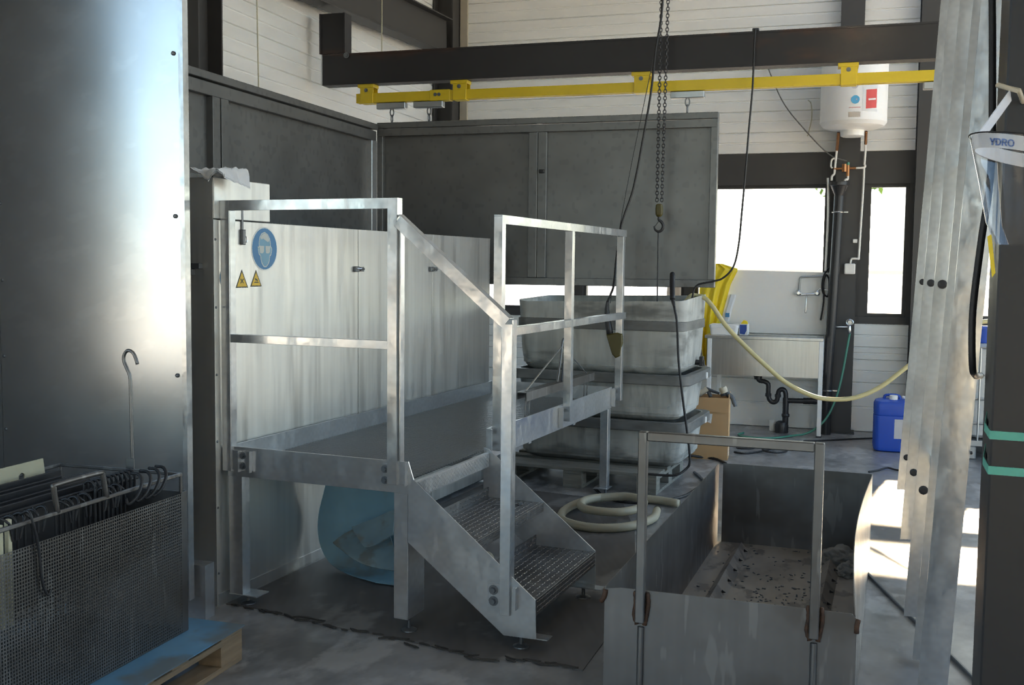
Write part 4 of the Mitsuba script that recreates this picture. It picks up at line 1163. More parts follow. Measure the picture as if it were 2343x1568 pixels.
def draped(nx=60, ny=26):
    u, v = np.meshgrid(np.linspace(0, 1, nx), np.linspace(0, 1, ny), indexing='ij')
    wr = meshkit.fbm(np.stack([u * 7, v * 5, 0 * u], -1), 4, 5) - .5
    w2 = meshkit.fbm(np.stack([u * 5, v * 6, 0 * u + 4], -1), 4, 8) - .5
    x = -3.19 + .33 * u + .03 * w2
    y = 3.735 + .20 * v + .05 * w2
    z = 1.948 + .055 * np.abs(wr) + .02 * np.sin(u * 9) * v
    z -= np.clip(.10 - v, 0, 1) * .22 * (1 + 1.2 * np.sin(u * 11))
    drop = np.clip((u - .84) / .16, 0, 1)
    z -= .075 * drop ** 1.5 * (.4 + .6 * v)
    x -= .03 * drop
    P3 = np.stack([x, y, z], -1)
    n = nx * ny
    top = P3.reshape(-1, 3); bot = top - [0, 0, .006]
    f = []
    for i in range(nx - 1):
        for j in range(ny - 1):
            a, b, c, d = i * ny + j, (i + 1) * ny + j, (i + 1) * ny + j + 1, i * ny + j + 1
            f += [[a, b, c], [a, c, d], [a + n, c + n, b + n], [a + n, d + n, c + n]]
    return np.vstack([top, bot]), np.array(f)


one('white_cloth', draped(), 'cloth', 'crumpled white cloth on top of the control box at the left', 'cloth', P, smooth=True)

# ------------------------------------------------------------------ curled blue plastic sheet under the platform
def curl(profile, x0s, x1s, th=.006, n=6):
    """a sheet following (y, z) profile points, from x0 to x1 at each of them."""
    p = spline(profile, n); m = len(p)
    xs0 = np.interp(np.linspace(0, 1, m), np.linspace(0, 1, len(x0s)), x0s); xs1 = np.interp(np.linspace(0, 1, m), np.linspace(0, 1, len(x1s)), x1s)
    t = np.gradient(p, axis=0); t /= np.linalg.norm(t, axis=1, keepdims=True); nn = np.stack([-t[:, 1], t[:, 0]], 1) * th
    rings = [np.array([[a, q[0], q[1]], [b, q[0], q[1]], [b, q[0] + e[0], q[1] + e[1]], [a, q[0] + e[0], q[1] + e[1]]]) for a, b, q, e in zip(xs0, xs1, p, nn)]
    return loft(rings, True, True)


def ruled(A, B, th=.005, k=5, m=6, sag=0.0):
    """a bent sheet between two edge lines, with thickness."""
    A, B = spline(A, k), spline(B, k); n = len(A)
    t = np.linspace(0, 1, m)
    G = A[:, None] * (1 - t)[None, :, None] + B[:, None] * t[None, :, None]
    G[:, :, 2] -= sag * np.sin(np.pi * t)[None]
    gu, gv = np.gradient(G, axis=0), np.gradient(G, axis=1)
    nn = np.cross(gu, gv); nn /= np.linalg.norm(nn, axis=2, keepdims=True) + 1e-9
    v = np.vstack([G.reshape(-1, 3), (G + nn * th).reshape(-1, 3)]); N = n * m; f = []
    for i in range(n - 1):
        for j in range(m - 1):
            a, b, c, d = i * m + j, (i + 1) * m + j, (i + 1) * m + j + 1, i * m + j + 1
            f += [[a, c, b], [a, d, c], [a + N, b + N, c + N], [a + N, c + N, d + N]]
        for j in (0, m - 1):
            a, b = i * m + j, (i + 1) * m + j
            f += [[a, b, b + N], [a, b + N, a + N]]
    for j in range(m - 1):
        for i in (0, n - 1):
            a, b = i * m + j, i * m + j + 1
            f += [[a, b, b + N], [a, b + N, a + N]]
    return v, np.array(f)


def c_blueback(p, n, uv):
    a = fbm(p.x * 9, p.y * 9, p.z * 9, octaves=4)
    d = smoothstep(0.45, 0.65, fbm(p.x * 14 + 1, p.y * 14, p.z * 14, octaves=4))
    return mix(mix((0.12, 0.20, 0.24), (0.22, 0.31, 0.33), a), (0.15, 0.145, 0.12), 0.7 * d)


mat('blueback', principled(proc(c_blueback), 0.6))
k = thing('curled_sheet', 'curled blue plastic sheet standing under the platform', 'plastic sheet')
part(k, 'sheet', ruled([(-2.80, 4.53, .60), (-2.851, 4.52, 0.46), (-2.875, 4.52, 0.379), (-2.907, 4.53, 0.283), (-2.915, 4.53, 0.203), (-2.899, 4.52, 0.128), (-2.859, 4.51, 0.058), (-2.788, 4.48, 0.020), (-2.663, 4.42, 0.010), (-2.481, 4.36, 0.010)],
                       [(-2.44, 4.53, .60), (-2.43, 4.52, 0.494), (-2.43, 4.52, 0.418), (-2.43, 4.53, 0.329), (-2.43, 4.53, 0.253), (-2.42, 4.52, 0.16), (-2.40, 4.51, 0.08), (-2.36, 4.48, 0.030), (-2.34, 4.42, 0.010), (-2.33, 4.36, 0.010)]), 'blue_sheet', P, smooth=50)
part(k, 'lower_flap', ruled([(-2.758, 4.42, 0.159), (-2.676, 4.38, 0.138), (-2.596, 4.35, 0.112), (-2.482, 4.32, 0.098), (-2.317, 4.3, 0.10)], [(-2.757, 4.422, 0.160), (-2.738, 4.46, 0.185), (-2.704, 4.5, 0.208), (-2.635, 4.505, 0.242), (-2.50, 4.505, 0.277)]), 'blueback', P, smooth=50, label='grey underside of the curled sheet')
part(k, 'upper_flap', ruled([(-2.638, 4.4, 0.256), (-2.589, 4.37, 0.22), (-2.522, 4.34, 0.183), (-2.446, 4.34, 0.215), (-2.38, 4.35, 0.26)], [(-2.637, 4.402, 0.257), (-2.589, 4.42, 0.278), (-2.527, 4.44, 0.306), (-2.452, 4.45, 0.344), (-2.423, 4.45, 0.353)]), 'blueback', P, smooth=50, label='grey underside of the curled sheet')

# a spanner on the second tread
k = one('spanner', join(bar((-1.905, 4.44, .432), (-1.80, 4.52, .432), .012, .006), tube([(-1.80, 4.52, .429), (-1.80, 4.52, .437)], .013, 6)), 'boltmetal', 'small steel tool lying on the upper stair tread', 'tool', P)

# ================================================================== SINK CORNER
sk = thing('steel_sink', 'deep stainless steel sink on square legs under the bright window', 'sink')


def c_sink(p, n, uv):
    st = fbm(p.x * 60, 0.0, p.z * 2, octaves=3)
    return mix((0.60, 0.585, 0.55), (0.76, 0.745, 0.71), st)


mat('sinkmetal', principled(proc(c_sink), 0.28, 0.9))
SX0, SX1, SY0, SY1, SZT = -1.185, -.112, 9.95, 10.33, .915
part(sk, 'front_apron', bx(-1.165, -.112, SY0 + .012, SY0 + .016, .545, .885), 'sinkmetal')
part(sk, 'rim', join(bx(SX0, SX1, SY0, SY0 + .06, .885, SZT, .004), bx(SX0, SX1, SY1 - .06, SY1, .885, SZT, .004), bx(SX0, SX0 + .06, SY0 + .06, SY1 - .06, .885, SZT, .004), bx(SX1 - .06, SX1, SY0 + .06, SY1 - .06, .885, SZT, .004)), 'sinkmetal')
part(sk, 'basin', loft([ring(-1.15, -.12, SY0 + .02, SY1 - .02, .05, .885), ring(-1.14, -.13, SY0 + .03, SY1 - .03, .06, .58), ring(-1.10, -.17, SY0 + .07, SY1 - .07, .06, .55)], False, True), 'sinkmetal', smooth=30)
for x, y in ((-1.16, SY0 + .005), (-.150, SY0 + .005), (-1.10, SY1 - .05), (-.150, SY1 - .05)):
    part(sk, 'leg', bx(x, x + .04, y, y + .04, .012, .885, .003), 'white')
    part(sk, 'foot', bx(x - .005, x + .045, y - .005, y + .045, .0, .012, .002), 'blackplastic')
bo = [(-.068, .885)]
th = np.linspace(-math.pi / 2, math.pi / 2, 16)
pts = [(-.10, .918), (-.94, .918)] + [(-.94 - .16 * math.cos(a), 1.222 + .304 * math.sin(a)) for a in th] + [(-.90, 1.526), (-.085, 1.512)]
one('splash_board', prism(pts, YB - .05, YB - .026, 'xz'), 'white', 'white splash board with a rounded end on the wall behind the sink', 'board')
fk = thing('wall_tap', 'chrome wall tap with a square loop of pipe over the sink', 'tap')
YT = YB - .075
part(fk, 'pipe', tube(spline([(-.358, YT, 1.30), (-.352, YT, 1.44), (-.345, YT, 1.462), (-.32, YT, 1.468), (-.14, YT, 1.478), (-.10, YT, 1.478)], 5), .009, 8), 'grille', smooth=True)
part(fk, 'body', tube([(-.375, YT - .01, 1.298), (-.17, YT - .01, 1.308)], .013, 10), 'chrome', smooth=True)
for x in (-.360, -.190):
    part(fk, 'knob', lathe([(.018, 0), (.026, .008), (.026, .03), (.014, .038)], 12, (x, YT - .02, 1.315), np.array([[1, 0, 0], [0, 0, -1], [0, 1, 0]])), 'chrome', smooth=30)
part(fk, 'spout', tube(spline([(-.289, YT - .015, 1.30), (-.288, YT - .05, 1.28), (-.288, YT - .06, 1.20), (-.290, YT - .06, 1.125)], 5), .007, 8), 'chrome', smooth=True)
part(fk, 'supply', tube(spline([(-.19, YT, 1.33), (-.17, YT, 1.355), (-.14, YT, 1.35), (-.08, YT, 1.345)], 5), .008, 8), 'chrome', smooth=True)
one('cable_loop', tube(spline([(-.09, 10.40, 1.56), (-.128, 10.395, 1.50), (-.147, 10.39, 1.42), (-.140, 10.39, 1.33), (-.10, 10.395, 1.285), (-.085, 10.40, 1.33), (-.088, 10.395, 1.45), (-.118, 10.385, 1.49), (-.136, 10.38, 1.40), (-.128, 10.38, 1.30), (-.132, 10.38, 1.20), (-.145, 10.38, 1.10), (-.150, 10.38, 1.06)], 6), .008, 7),
    'cable', 'black cable hung in a loop on the side of the column by the tap', 'cable', smooth=True)

# yellow raincoat on the wall
def coat():
    nu, nv = 40, 44
    u, v = np.meshgrid(np.linspace(0, 1, nu), np.linspace(0, 1, nv), indexing='ij')
    left = np.interp(v, [0, .08, .25, .5, .8, 1], [-1.16, -1.24, -1.30, -1.30, -1.275, -1.24])
    right = np.interp(v, [0, .05, .2, .45, .6, .8, 1], [-1.08, -.93, -1.00, -1.06, -1.09, -1.16, -1.20])
    x = left * (1 - u) + right * u
    z = 1.585 - .98 * v + .02 * np.sin(u * 7) * v
    fold = .035 * np.sin(u * 19 + 2.5 * v) * (.35 + v) + .04 * (meshkit.fbm(np.stack([u * 6, v * 3, 0 * u], -1), 3, 2) - .5)
    y = 10.375 - .02 * np.sin(np.pi * u) + fold * .55
    fr = np.stack([x, y, z], -1).reshape(-1, 3); ba = fr + [0, .025, 0]
    n = nu * nv; f = []
    for i in range(nu - 1):
        for j in range(nv - 1):
            a, b, c, d = i * nv + j, (i + 1) * nv + j, (i + 1) * nv + j + 1, i * nv + j + 1
            f += [[a, c, b], [a, d, c], [a + n, b + n, c + n], [a + n, c + n, d + n]]
    for i in range(nu - 1):
        for j in (0, nv - 1):
            a, b = i * nv + j, (i + 1) * nv + j
            f += [[a, b, b + n], [a, b + n, a + n]]
    for j in range(nv - 1):
        for i in (0, nu - 1):
            a, b = i * nv + j, i * nv + j + 1
            f += [[a, b, b + n], [a, b + n, a + n]]
    return np.array(np.vstack([fr, ba])), np.array(f)


mat('raincoat', principled((0.80, 0.60, 0.02), 0.45))
one('raincoat', coat(), 'raincoat', 'yellow waterproof coat hanging on the wall left of the sink', 'coat', smooth=40)
# things on the sink
k = thing('white_tub', 'white plastic tub standing on the left end of the sink', 'container')
part(k, 'body', loft([ring(-1.15 + q, -.885 - q, 10.0 + q, 10.22 - q, .03, z) for q, z in ((.014, .916), (.008, .925), (0, .985))], True, False), 'white', smooth=30)
part(k, 'lid', loft([ring(-1.155 + q, -.880 - q, 9.995 + q, 10.225 - q, .03, z) for q, z in ((0, .985), (0, 1.008), (.012, 1.016))], True, True), 'white', smooth=30)
mat('boxblue', principled((0.03, 0.07, 0.28), 0.5))
k = thing('blue_carton', 'small blue and white carton on the sink behind the white tub', 'carton')
part(k, 'box', bx(-.875, -.800, 10.06, 10.22, .916, 1.02, .002), 'white')
part(k, 'print', prism([(-.873, .93), (-.83, .922), (-.81, .96), (-.81, 1.015), (-.873, 1.015)], 10.057, 10.0595, 'xz'), 'boxblue')
one('yellow_sponge', prism([(-.87, 1.021), (-.805, 1.021), (-.815, 1.045), (-.845, 1.055)], 10.10, 10.17, 'xz'), 'raincoat', 'yellow sponge on top of the blue carton', 'sponge')
k = thing('wash_bottle', 'clear plastic bag with blue print leaning on the splash board', 'bag')
scene['m_clearfilm'] = {'type': 'thindielectric', 'int_ior': 1.35}
mat('filmwhite', principled((0.72, 0.74, 0.76), 0.3))
part(k, 'pouch', loft([np.array([(-1.03 + s_ * .0 + dx, 10.36 + dy, z) for dx, dy in ((-w_, 0), (-w_ * .5, -.012), (w_ * .5, -.012), (w_, 0), (w_ * .5, .012), (-w_ * .5, .012))]) + [o_, 0, 0] for w_, o_, z, s_ in ((.030, 0, 1.03, 0), (.034, .01, 1.10, 0), (.030, .03, 1.18, 0), (.034, .05, 1.25, 0), (.030, .06, 1.29, 0))], True, True), 'filmwhite', smooth=35)
part(k, 'print', bx(-1.04, -1.0, 10.338, 10.345, 1.07, 1.11), 'sign_blue')
# waste trap
tk2 = thing('waste_pipe', 'black plastic waste trap and pipe under the sink', 'pipe')
YP = 10.15
part(tk2, 'strainer', lathe([(.035, .0), (.038, .03), (.03, .05)], 14, (-.70, YP, .497)), 'blackplastic', smooth=30)
part(tk2, 'trap', tube(spline([(-.70, YP, .51), (-.685, YP, .485), (-.635, YP, .476), (-.606, YP, .455), (-.602, YP, .40), (-.600, YP, .345), (-.582, YP, .300), (-.550, YP, .284), (-.522, YP, .300), (-.512, YP, .345), (-.505, YP, .39), (-.48, YP, .410), (-.455, YP, .402), (-.441, YP, .37), (-.438, YP, .32)], 5), .022, 12), 'blackplastic', smooth=True)
for x, z in ((-.601, .352), (-.512, .348)):
    part(tk2, 'nut', lathe([(.029, -.014), (.029, .014)], 10, (x, YP, z)), 'blackplastic')
part(tk2, 'standpipe', tube([(-.438, YP, .33), (-.437, YP, .08)], .028, 12), 'blackplastic', smooth=True)
part(tk2, 'branch', tube([(-.438, YP, .305), (-.118, YP, .314)], .024, 12), 'blackplastic', smooth=True)
part(tk2, 'socket', tube([(-.28, YP, .309), (-.16, YP, .313)], .030, 12), 'blackplastic')
part(tk2, 'collar', lathe([(.034, .15), (.038, .165), (.034, .18)], 14, (-.437, YP, 0)), 'blackplastic')
part(tk2, 'floor_bend', lathe([(.062, .0), (.064, .07), (.05, .10), (.03, .11)], 18, (-.47, YP, 0)), 'blackplastic', smooth=30)
one('white_pot', lathe([(.030, 0), (.038, .10), (.034, .10), (.028, .01)], 16, (-.555, 10.24, 0)), 'white', 'small white pot on the floor behind the waste pipe', 'pot', smooth=30)

# ================================================================== COLUMN WITH DRAIN AND WATER HEATER
dk = thing('drain_pipe', 'black drain pipe with a funnel on the column beside the sink', 'pipe')
YD = 10.185
part(dk, 'pipe', tube([(-.020, YD, 2.22), (-.045, YD, 1.2), (-.068, YD, .50), (-.068, YD, .0)], .045, 14), 'blackplastic', smooth=True)
part(dk, 'funnel', lathe([(.036, 2.16), (.038, 2.22), (.078, 2.31), (.085, 2.315), (.085, 2.345), (.075, 2.345), (.03, 2.23)], 20, (-.020, YD, 0)), 'blackplastic', smooth=30)
for z, x in ((2.07, -.024), (.414, -.068)):
    part(dk, 'clamp', join(tube([(x + .050 * math.cos(a), YD + .050 * math.sin(a), z) for a in np.arange(16) * math.pi / 8], .007, 6, closed=True), bx(x + .05, x + .09, YD - .006, YD + .006, z - .006, z + .006)), 'chrome')
hk = thing('water_heater', 'white wall-hung water heater with a red label above the column', 'water heater')
HX, HYc, HR = .080, 9.985, .287
part(hk, 'tank', lathe([(.10, 2.785), (.20, 2.795), (.262, 2.818), (.287, 2.850), (.287, 3.60), (.26, 3.64), (.1, 3.66)], 40, (HX, HYc, 0)), 'white', smooth=30)
part(hk, 'bottom_cap', lathe([(.085, 2.730), (.10, 2.738), (.104, 2.790), (.09, 2.81)], 28, (HX - .005, HYc, 0)), 'white', smooth=30)
part(hk, 'bracket', bx(HX - .09, HX + .06, HYc + .26, 10.288, 3.0, 3.05), 'grille')


def wrap(a0, a1, z0, z1, off, n=8, slant=0.0):
    """a thin label on the cylinder between two angles (degrees from the front, to the right)."""
    a = np.radians(np.linspace(a0, a1, n)); r = HR + off
    x, y = HX + r * np.sin(a), HYc - r * np.cos(a)
    s_ = np.linspace(0, slant, n)
    lo = np.column_stack([x, y, np.full(n, z0) + s_]); hi = np.column_stack([x, y, np.full(n, z1) + s_])
    ri = HR - .002
    xi, yi = HX + ri * np.sin(a), HYc - ri * np.cos(a)
    lo2 = np.column_stack([xi, yi, np.full(n, z0) + s_]); hi2 = np.column_stack([xi, yi, np.full(n, z1) + s_])
    return loft([np.vstack([lo[i:i + 1], hi[i:i + 1], hi2[i:i + 1], lo2[i:i + 1]]) for i in range(n)], True, True)


mat('label_red', principled((0.62, 0.055, 0.04), 0.4))
mat('label_pale', principled((0.68, 0.68, 0.67), 0.4))
mat('label_beige', principled((0.50, 0.45, 0.39), 0.5))
mat('dial_blue', principled((0.10, 0.42, 0.68), 0.4))
mat('dial_grey', principled((0.56, 0.54, 0.54), 0.4))
mat('print_pink', principled((0.66, 0.42, 0.40), 0.5))
s = part(hk, 'document_sleeve', wrap(14, 42, 2.918, 3.165, .002), 'label_pale')
r_ = part(hk, 'red_label', wrap(20, 40, 2.938, 3.100, .004, slant=.012), 'label_red', label='red label on the water heater')
part(r_, 'lettering', wrap(24, 38, 3.010, 3.025, .005, slant=.008), 'label_pale')


def on_front(a, z):
    a = math.radians(a); return np.array([HX + (HR + .002) * math.sin(a), HYc - (HR + .002) * math.cos(a), z]), np.array([[math.cos(a), 0, math.sin(a)], [math.sin(a), 0, -math.cos(a)], [0, 1, 0]])


def flat_ring(r0, r1, t=.002, n=28):
    return lathe([(r0, 0), (r1, 0), (r1, t), (r0, t)], n)


for (a, z, r0, r1, m) in ((0, 3.145, .0, .034, 'dial_grey'), (2, 3.017, .026, .036, 'dial_blue')):
    o, M = on_front(a, z)
    part(hk, 'dial', turn(flat_ring(max(r0, .001), r1), M, o), m)
o, M = on_front(2, 3.017)
part(hk, 'dial_pointer', turn(bx(.004, .016, -.006, .008, 0, .002), M, o), 'print_pink')
part(hk, 'printed_line', wrap(-8, 11, 2.945, 2.955, .001), 'print_pink')
part(hk, 'rating_plate', wrap(-9, 11, 2.868, 2.913, .002), 'label_beige')
mat('copper', principled((0.42, 0.20, 0.09), 0.35, 0.8))
mat('pipe_white', principled((0.72, 0.70, 0.66), 0.35))
ck = thing('heater_pipes', 'copper and white water pipes below the water heater on the column', 'pipes')
YC = 10.20
part(ck, 'copper_pipe', tube([(-.042, 10.02, 2.775), (-.046, 10.05, 2.72), (-.052, YC, 2.64)], .013, 8), 'copper', smooth=True)
part(ck, 'copper_pipe', tube([(.194, 10.02, 2.775), (.197, YC, 2.69)], .013, 8), 'copper', smooth=True)
part(ck, 'pipe', tube(spline([(-.052, YC, 2.65), (-.060, YC, 2.55), (-.066, YC, 2.45), (-.070, YC, 2.42), (-.085, YC, 2.405), (-.09, YC, 2.39), (-.09, YC, 2.36)], 5), .010, 8), 'pipe_white', smooth=True)
part(ck, 'pipe', tube(spline([(.195, YC, 2.70), (.196, YC, 2.60), (.192, YC, 2.51), (.20, YC, 2.49), (.185, YC, 2.475), (.12, YC, 2.472)], 5), .010, 8), 'pipe_white', smooth=True)
part(ck, 'mixing_valve', join(tube([(-.075, YC, 2.468), (.12, YC, 2.472)], .011, 8), tube([(.02, YC, 2.44), (.02, YC, 2.51)], .024, 10), tube([(.05, YC, 2.40), (.05, YC, 2.50)], .016, 10)), 'copper')
part(ck, 'valve_cap', tube([(.05, YC - .01, 2.50), (.05, YC - .01, 2.525)], .014, 8), 'hose_green')
part(ck, 'pipe', tube(spline([(.052, YC, 2.42), (.05, YC, 2.37), (.035, YC - .01, 2.37), (.025, YC - .01, 2.355)], 5), .010, 8), 'pipe_white', smooth=True)
part(ck, 'pipe', tube(spline([(-.085, YC, 2.475), (-.10, YC, 2.49), (-.098, YC, 2.54), (-.085, YC, 2.56), (-.07, YC, 2.56)], 5), .008, 8), 'pipe_white', smooth=True)
part(ck, 'pipe', tube(spline([(-.125, YC + .04, 2.39), (-.118, YC + .04, 2.25), (-.112, YC + .04, 2.0), (-.12, YC + .05, 1.53)], 5), .010, 8), 'pipe_white', smooth=True)
wk = thing('white_conduit', 'white cable conduit running down the column to a switch box', 'conduit')
part(wk, 'conduit', tube(spline([(.192, 10.26, 2.49), (.190, 10.26, 2.3), (.180, 10.26, 1.95), (.172, 10.26, 1.66), (.168, 10.26, 1.645), (.12, 10.26, 1.645), (.105, 10.26, 1.635), (.100, 10.26, 1.60)], 5), .010, 8), 'pipe_white', smooth=True)
part(wk, 'clip', bx(.115, .155, 10.262, 10.285, 1.79, 1.825, .003), 'pipe_white')
part(wk, 'switch_box', bx(.048, .145, 10.235, 10.288, 1.50, 1.600, .008), 'pipe_white', label='white switch box')
tk3 = thing('column_tap', 'chrome garden tap on the column with the green hose', 'tap')
part(tk3, 'inlet', tube([(-.010, 10.215, 1.008), (.105, 10.205, 1.012)], .011, 8), 'chrome', smooth=True)
part(tk3, 'body', tube([(.110, 10.20, 1.035), (.112, 10.20, .985), (.116, 10.20, .95)], [.014, .018, .013], 10), 'chrome', smooth=True)
part(tk3, 'handwheel', tube([(.112 + .030 * math.cos(a), 10.185, 1.055 + .026 * math.sin(a)) for a in np.arange(14) * math.pi / 7], .007, 6, closed=True), 'chrome')
part(tk3, 'wheel_hub', tube([(.112, 10.20, 1.055), (.112, 10.178, 1.055)], .020, 8), 'chrome')

# ================================================================== CARDBOARD BOX, CANISTER
def c_card(p, n, uv):
    return mix((0.44, 0.27, 0.13), (0.52, 0.34, 0.18), fbm(p.x * 8, p.y * 8, p.z * 3, octaves=3))


mat('card', principled(proc(c_card), 0.75, 0.0, 0.25))
mat('paper', principled((0.72, 0.71, 0.69), 0.6))
k = thing('cardboard_box', 'tall open cardboard box with gun-shaped tools sticking out', 'box')
cx0, cx1, cy0, cy1, cz = -1.12, -.808, 8.50, 8.78, .50
R_ = rotz(.05)
cc = np.array([cx1, cy0, 0])
def cardpart(name, m, mt='card', parent=k):
    v, f = m
    return part(parent, name, ((v - cc) @ R_.T + cc, f), mt)
cardpart('front_wall', bx(cx0, cx1, cy0, cy0 + .004, .0, cz))
cardpart('back_wall', bx(cx0, cx1, cy1 - .004, cy1, .0, cz))
cardpart('side_wall', bx(cx1 - .004, cx1, cy0 + .004, cy1 - .004, .0, cz + .03))
cardpart('side_wall', bx(cx0, cx0 + .004, cy0 + .004, cy1 - .004, .0, cz))
cardpart('base', bx(cx0, cx1, cy0, cy1, .0, .004))
cardpart('flap', prism([(cx0, .395), (cx1 - .02, .385), (cx1 + .0, cz + .005), (cx0, cz + .005)], cy0 - .012, cy0 - .008, 'xz'))
cardpart('paper_note', prism([(-.985, .372), (-.935, .372), (-.945, .295), (-.998, .315)], cy0 - .004, cy0 - .0015, 'xz'), 'paper')
cardpart('paper_label', prism([(cy0 + .02, .0 + .03), (cy0 + .09, .03), (cy0 + .09, .11), (cy0 + .02, .08)], cx1 + .0005, cx1 + .002, 'yz'), 'paper')
mat('toolgrey', principled((0.10, 0.115, 0.13), 0.45))
mat('toolcream', principled((0.58, 0.52, 0.40), 0.5))
for x, y, a, lab in ((-.845, 8.62, -.9, 'cream and grey spray gun at the right rim of the cardboard box'), (-1.0, 8.66, 1.2, 'grey spray gun lying across the cardboard box')):
    g_ = thing('spray_gun', lab, 'tool')
    ca, sa = math.cos(a), math.sin(a)
    def q(u, w, d=0.0):
        return (x + ca * u, y + d, .525 + w + sa * u * .35)
    if a < 0:
        part(g_, 'nozzle_bell', lathe([(.030, 0), (.036, .03), (.032, .05), (.022, .05), (.020, .01)], 14, (x - .01, y - .02, .535), np.array([[.9, 0, -.35], [0, 1, 0], [.35, 0, .9]])), 'toolcream', smooth=30)
        part(g_, 'body', tube([(x - .01, y, .51), (x - .02, y, .545)], [.032, .028], 10), 'toolgrey', smooth=True)
        part(g_, 'handle', tube(spline([(x + .0, y - .005, .53), (x + .05, y - .02, .50), (x + .07, y - .03, .455), (x + .08, y - .03, .43)], 4), [.022] * 4 + [.018] * 5 + [.015] * 4, 8), 'toolgrey', smooth=True)
    else:
        part(g_, 'body', tube([(x - .09, y - .02, .49), (x + .0, y, .555)], [.022, .026], 10), 'toolcream', smooth=True)
        part(g_, 'barrel', tube([(x - .01, y, .555), (x + .10, y - .03, .525)], [.016, .010], 8), 'toolgrey', smooth=True)
        part(g_, 'handle', tube([(x - .0, y, .55), (x + .03, y - .01, .49)], .016, 8), 'toolgrey', smooth=True)

mat('canister', principled((0.015, 0.07, 0.42), 0.35))
k = thing('jerrycan', 'blue plastic canister with a grey label on the floor near the rear wall', 'canister')
jx0, jx1, jy0, jy1 = .325, .625, 9.36, 9.62
part(k, 'body', loft([ring(jx0 + q, jx1 - q, jy0 + q, jy1 - q, .05, z) for q, z in ((.03, .0), (.008, .012), (.0, .04), (.0, .30), (.006, .31), (.0, .32), (.0, .40), (.012, .43), (.05, .445))], True, True), 'canister', smooth=35)
part(k, 'handle', tube(spline([(jx0 + .08, 9.49, .44), (jx0 + .09, 9.49, .47), (jx0 + .14, 9.49, .478), (jx1 - .10, 9.49, .47), (jx1 - .09, 9.49, .44)], 5), .012, 8), 'canister', smooth=True)
part(k, 'cap', lathe([(.034, .445), (.034, .478), (.026, .482)], 16, (jx0 + .155, 9.44, 0)), 'white', smooth=30)
part(k, 'cap', lathe([(.024, .44), (.024, .462), (.018, .465)], 16, (jx1 - .05, 9.56, 0)), 'white', smooth=30)
part(k, 'label', bx(jx0 + .165, jx1 - .03, jy0 - .0015, jy0 + .002, .12, .285), 'dial_grey')

# ================================================================== RIGHT EDGE: PARTITION, BLACK PROFILES, VISOR
LEAN = .048
ZP = 4.6
gp = thing('partition', 'leaning row of galvanised channel profiles at the right, only the nearest reaching the floor', 'partition')
rows = ((4.0, .330, .085, .0), (4.32, .334, .075, .02), (4.70, .319, .080, .07), (5.10, .306, .085, .305), (5.50, .299, .085, .457))
for i, (y, x0, w, z0) in enumerate(rows):
    def leaning(a, b, y0, y1, z0=z0, z1=ZP, x0=x0):
        v, f = bx(x0 + a, x0 + b, y0, y1, z0, z1)
        v[:, 0] += LEAN * v[:, 2]
        return v, f
    c = part(gp, 'channel', join(leaning(-.004, w, y, y + .003), leaning(-.004, -.001, y + .003, y + .05), leaning(w - .003, w, y + .003, y + .05), leaning(-.001, .012, y + .047, y + .05), leaning(w, w + .010, y + .030, y + .033)), 'galv')
    part(c, 'bead', leaning(-.010, .003, y - .005, y), 'galv')
    if i > 1:
        for z in (1.49, .62, 2.9):
            part(c, 'grommet', turn(lathe([(.015 + .002 * (4 - i), 0), (.015 + .002 * (4 - i), .004), (.010, .006)], 12), np.array([[1, 0, 0], [0, 0, -1], [0, 1, 0]]), (x0 + .022 + LEAN * z, y - .0005, z)), 'black')
    elif i == 0:
        for z in (.9, 1.63):
            part(c, 'screw', turn(lathe([(.006, 0), (.006, .006), (.003, .008)], 8), np.array([[0, 0, 1], [0, 1, 0], [-1, 0, 0]]), (x0 + w + .010 + LEAN * z, y + .02, z)), 'black')
for z in (.75, 2.0, 3.4):
    part(gp, 'cross_rail', bar((.330 + .055 + LEAN * z, 4.045, z), (.299 + .055 + LEAN * z, 5.56, z), .03, .05), 'galv')

bk2 = thing('profile_bundle', 'strapped upright bundle of near-black steel profiles at the right edge', 'steel profiles')
by0, by1, bx0_, bx1_ = 2.55, 2.88, .338, .60
part(bk2, 'profile', bx(bx0_, bx1_, by0, by0 + .05, .0, 2.9, .004), 'blacksteel')
part(bk2, 'profile', bx(bx0_ + .012, bx1_, by0 + .053, by0 + .17, .0, 2.9, .004), 'blacksteel')
part(bk2, 'profile', bx(bx0_ + .024, bx1_, by0 + .173, by1, .0, 2.9, .004), 'blacksteel')
mat('strap', principled((0.10, 0.42, 0.33), 0.4))
for z in (1.182, 1.102):
    part(bk2, 'strap', loft([np.array([[x, y, z - .010 + dz], [x, y, z + .009 + dz], [x + ex, y + ey, z + .009 + dz], [x + ex, y + ey, z - .010 + dz]]) for x, y, dz, ex, ey in
                             ((.372, by1 + .01, .012, .002, 0), (.336, by0 + .10, .004, .002, .001), (bx0_ - .003, by0 - .003, 0, .002, .002), (bx1_ + .003, by0 - .003, -.004, -.002, .002), (bx1_ + .003, by1, .0, -.002, 0))], True, True), 'strap', label='green strap')
one('black_pipe', tube(spline([(.345, 2.90, 2.42), (.335, 2.86, 2.30), (.341, 2.84, 2.10), (.345, 2.80, 1.80), (.330, 2.80, 1.62), (.318, 2.80, 1.45), (.322, 2.80, 1.32), (.338, 2.87, 1.285), (.356, 2.92, 1.28)], 7), .0085, 8), 'cable', 'black cable hanging beside the bundle of profiles', 'cable', smooth=True)

# face visor hanging on the bundle
vk = thing('face_visor', 'clear face visor with a grey headband hanging at the right picture edge', 'face visor')
vc, vr = np.array([.348, 2.33]), .105
aa = np.linspace(math.radians(50), math.radians(318), 40)


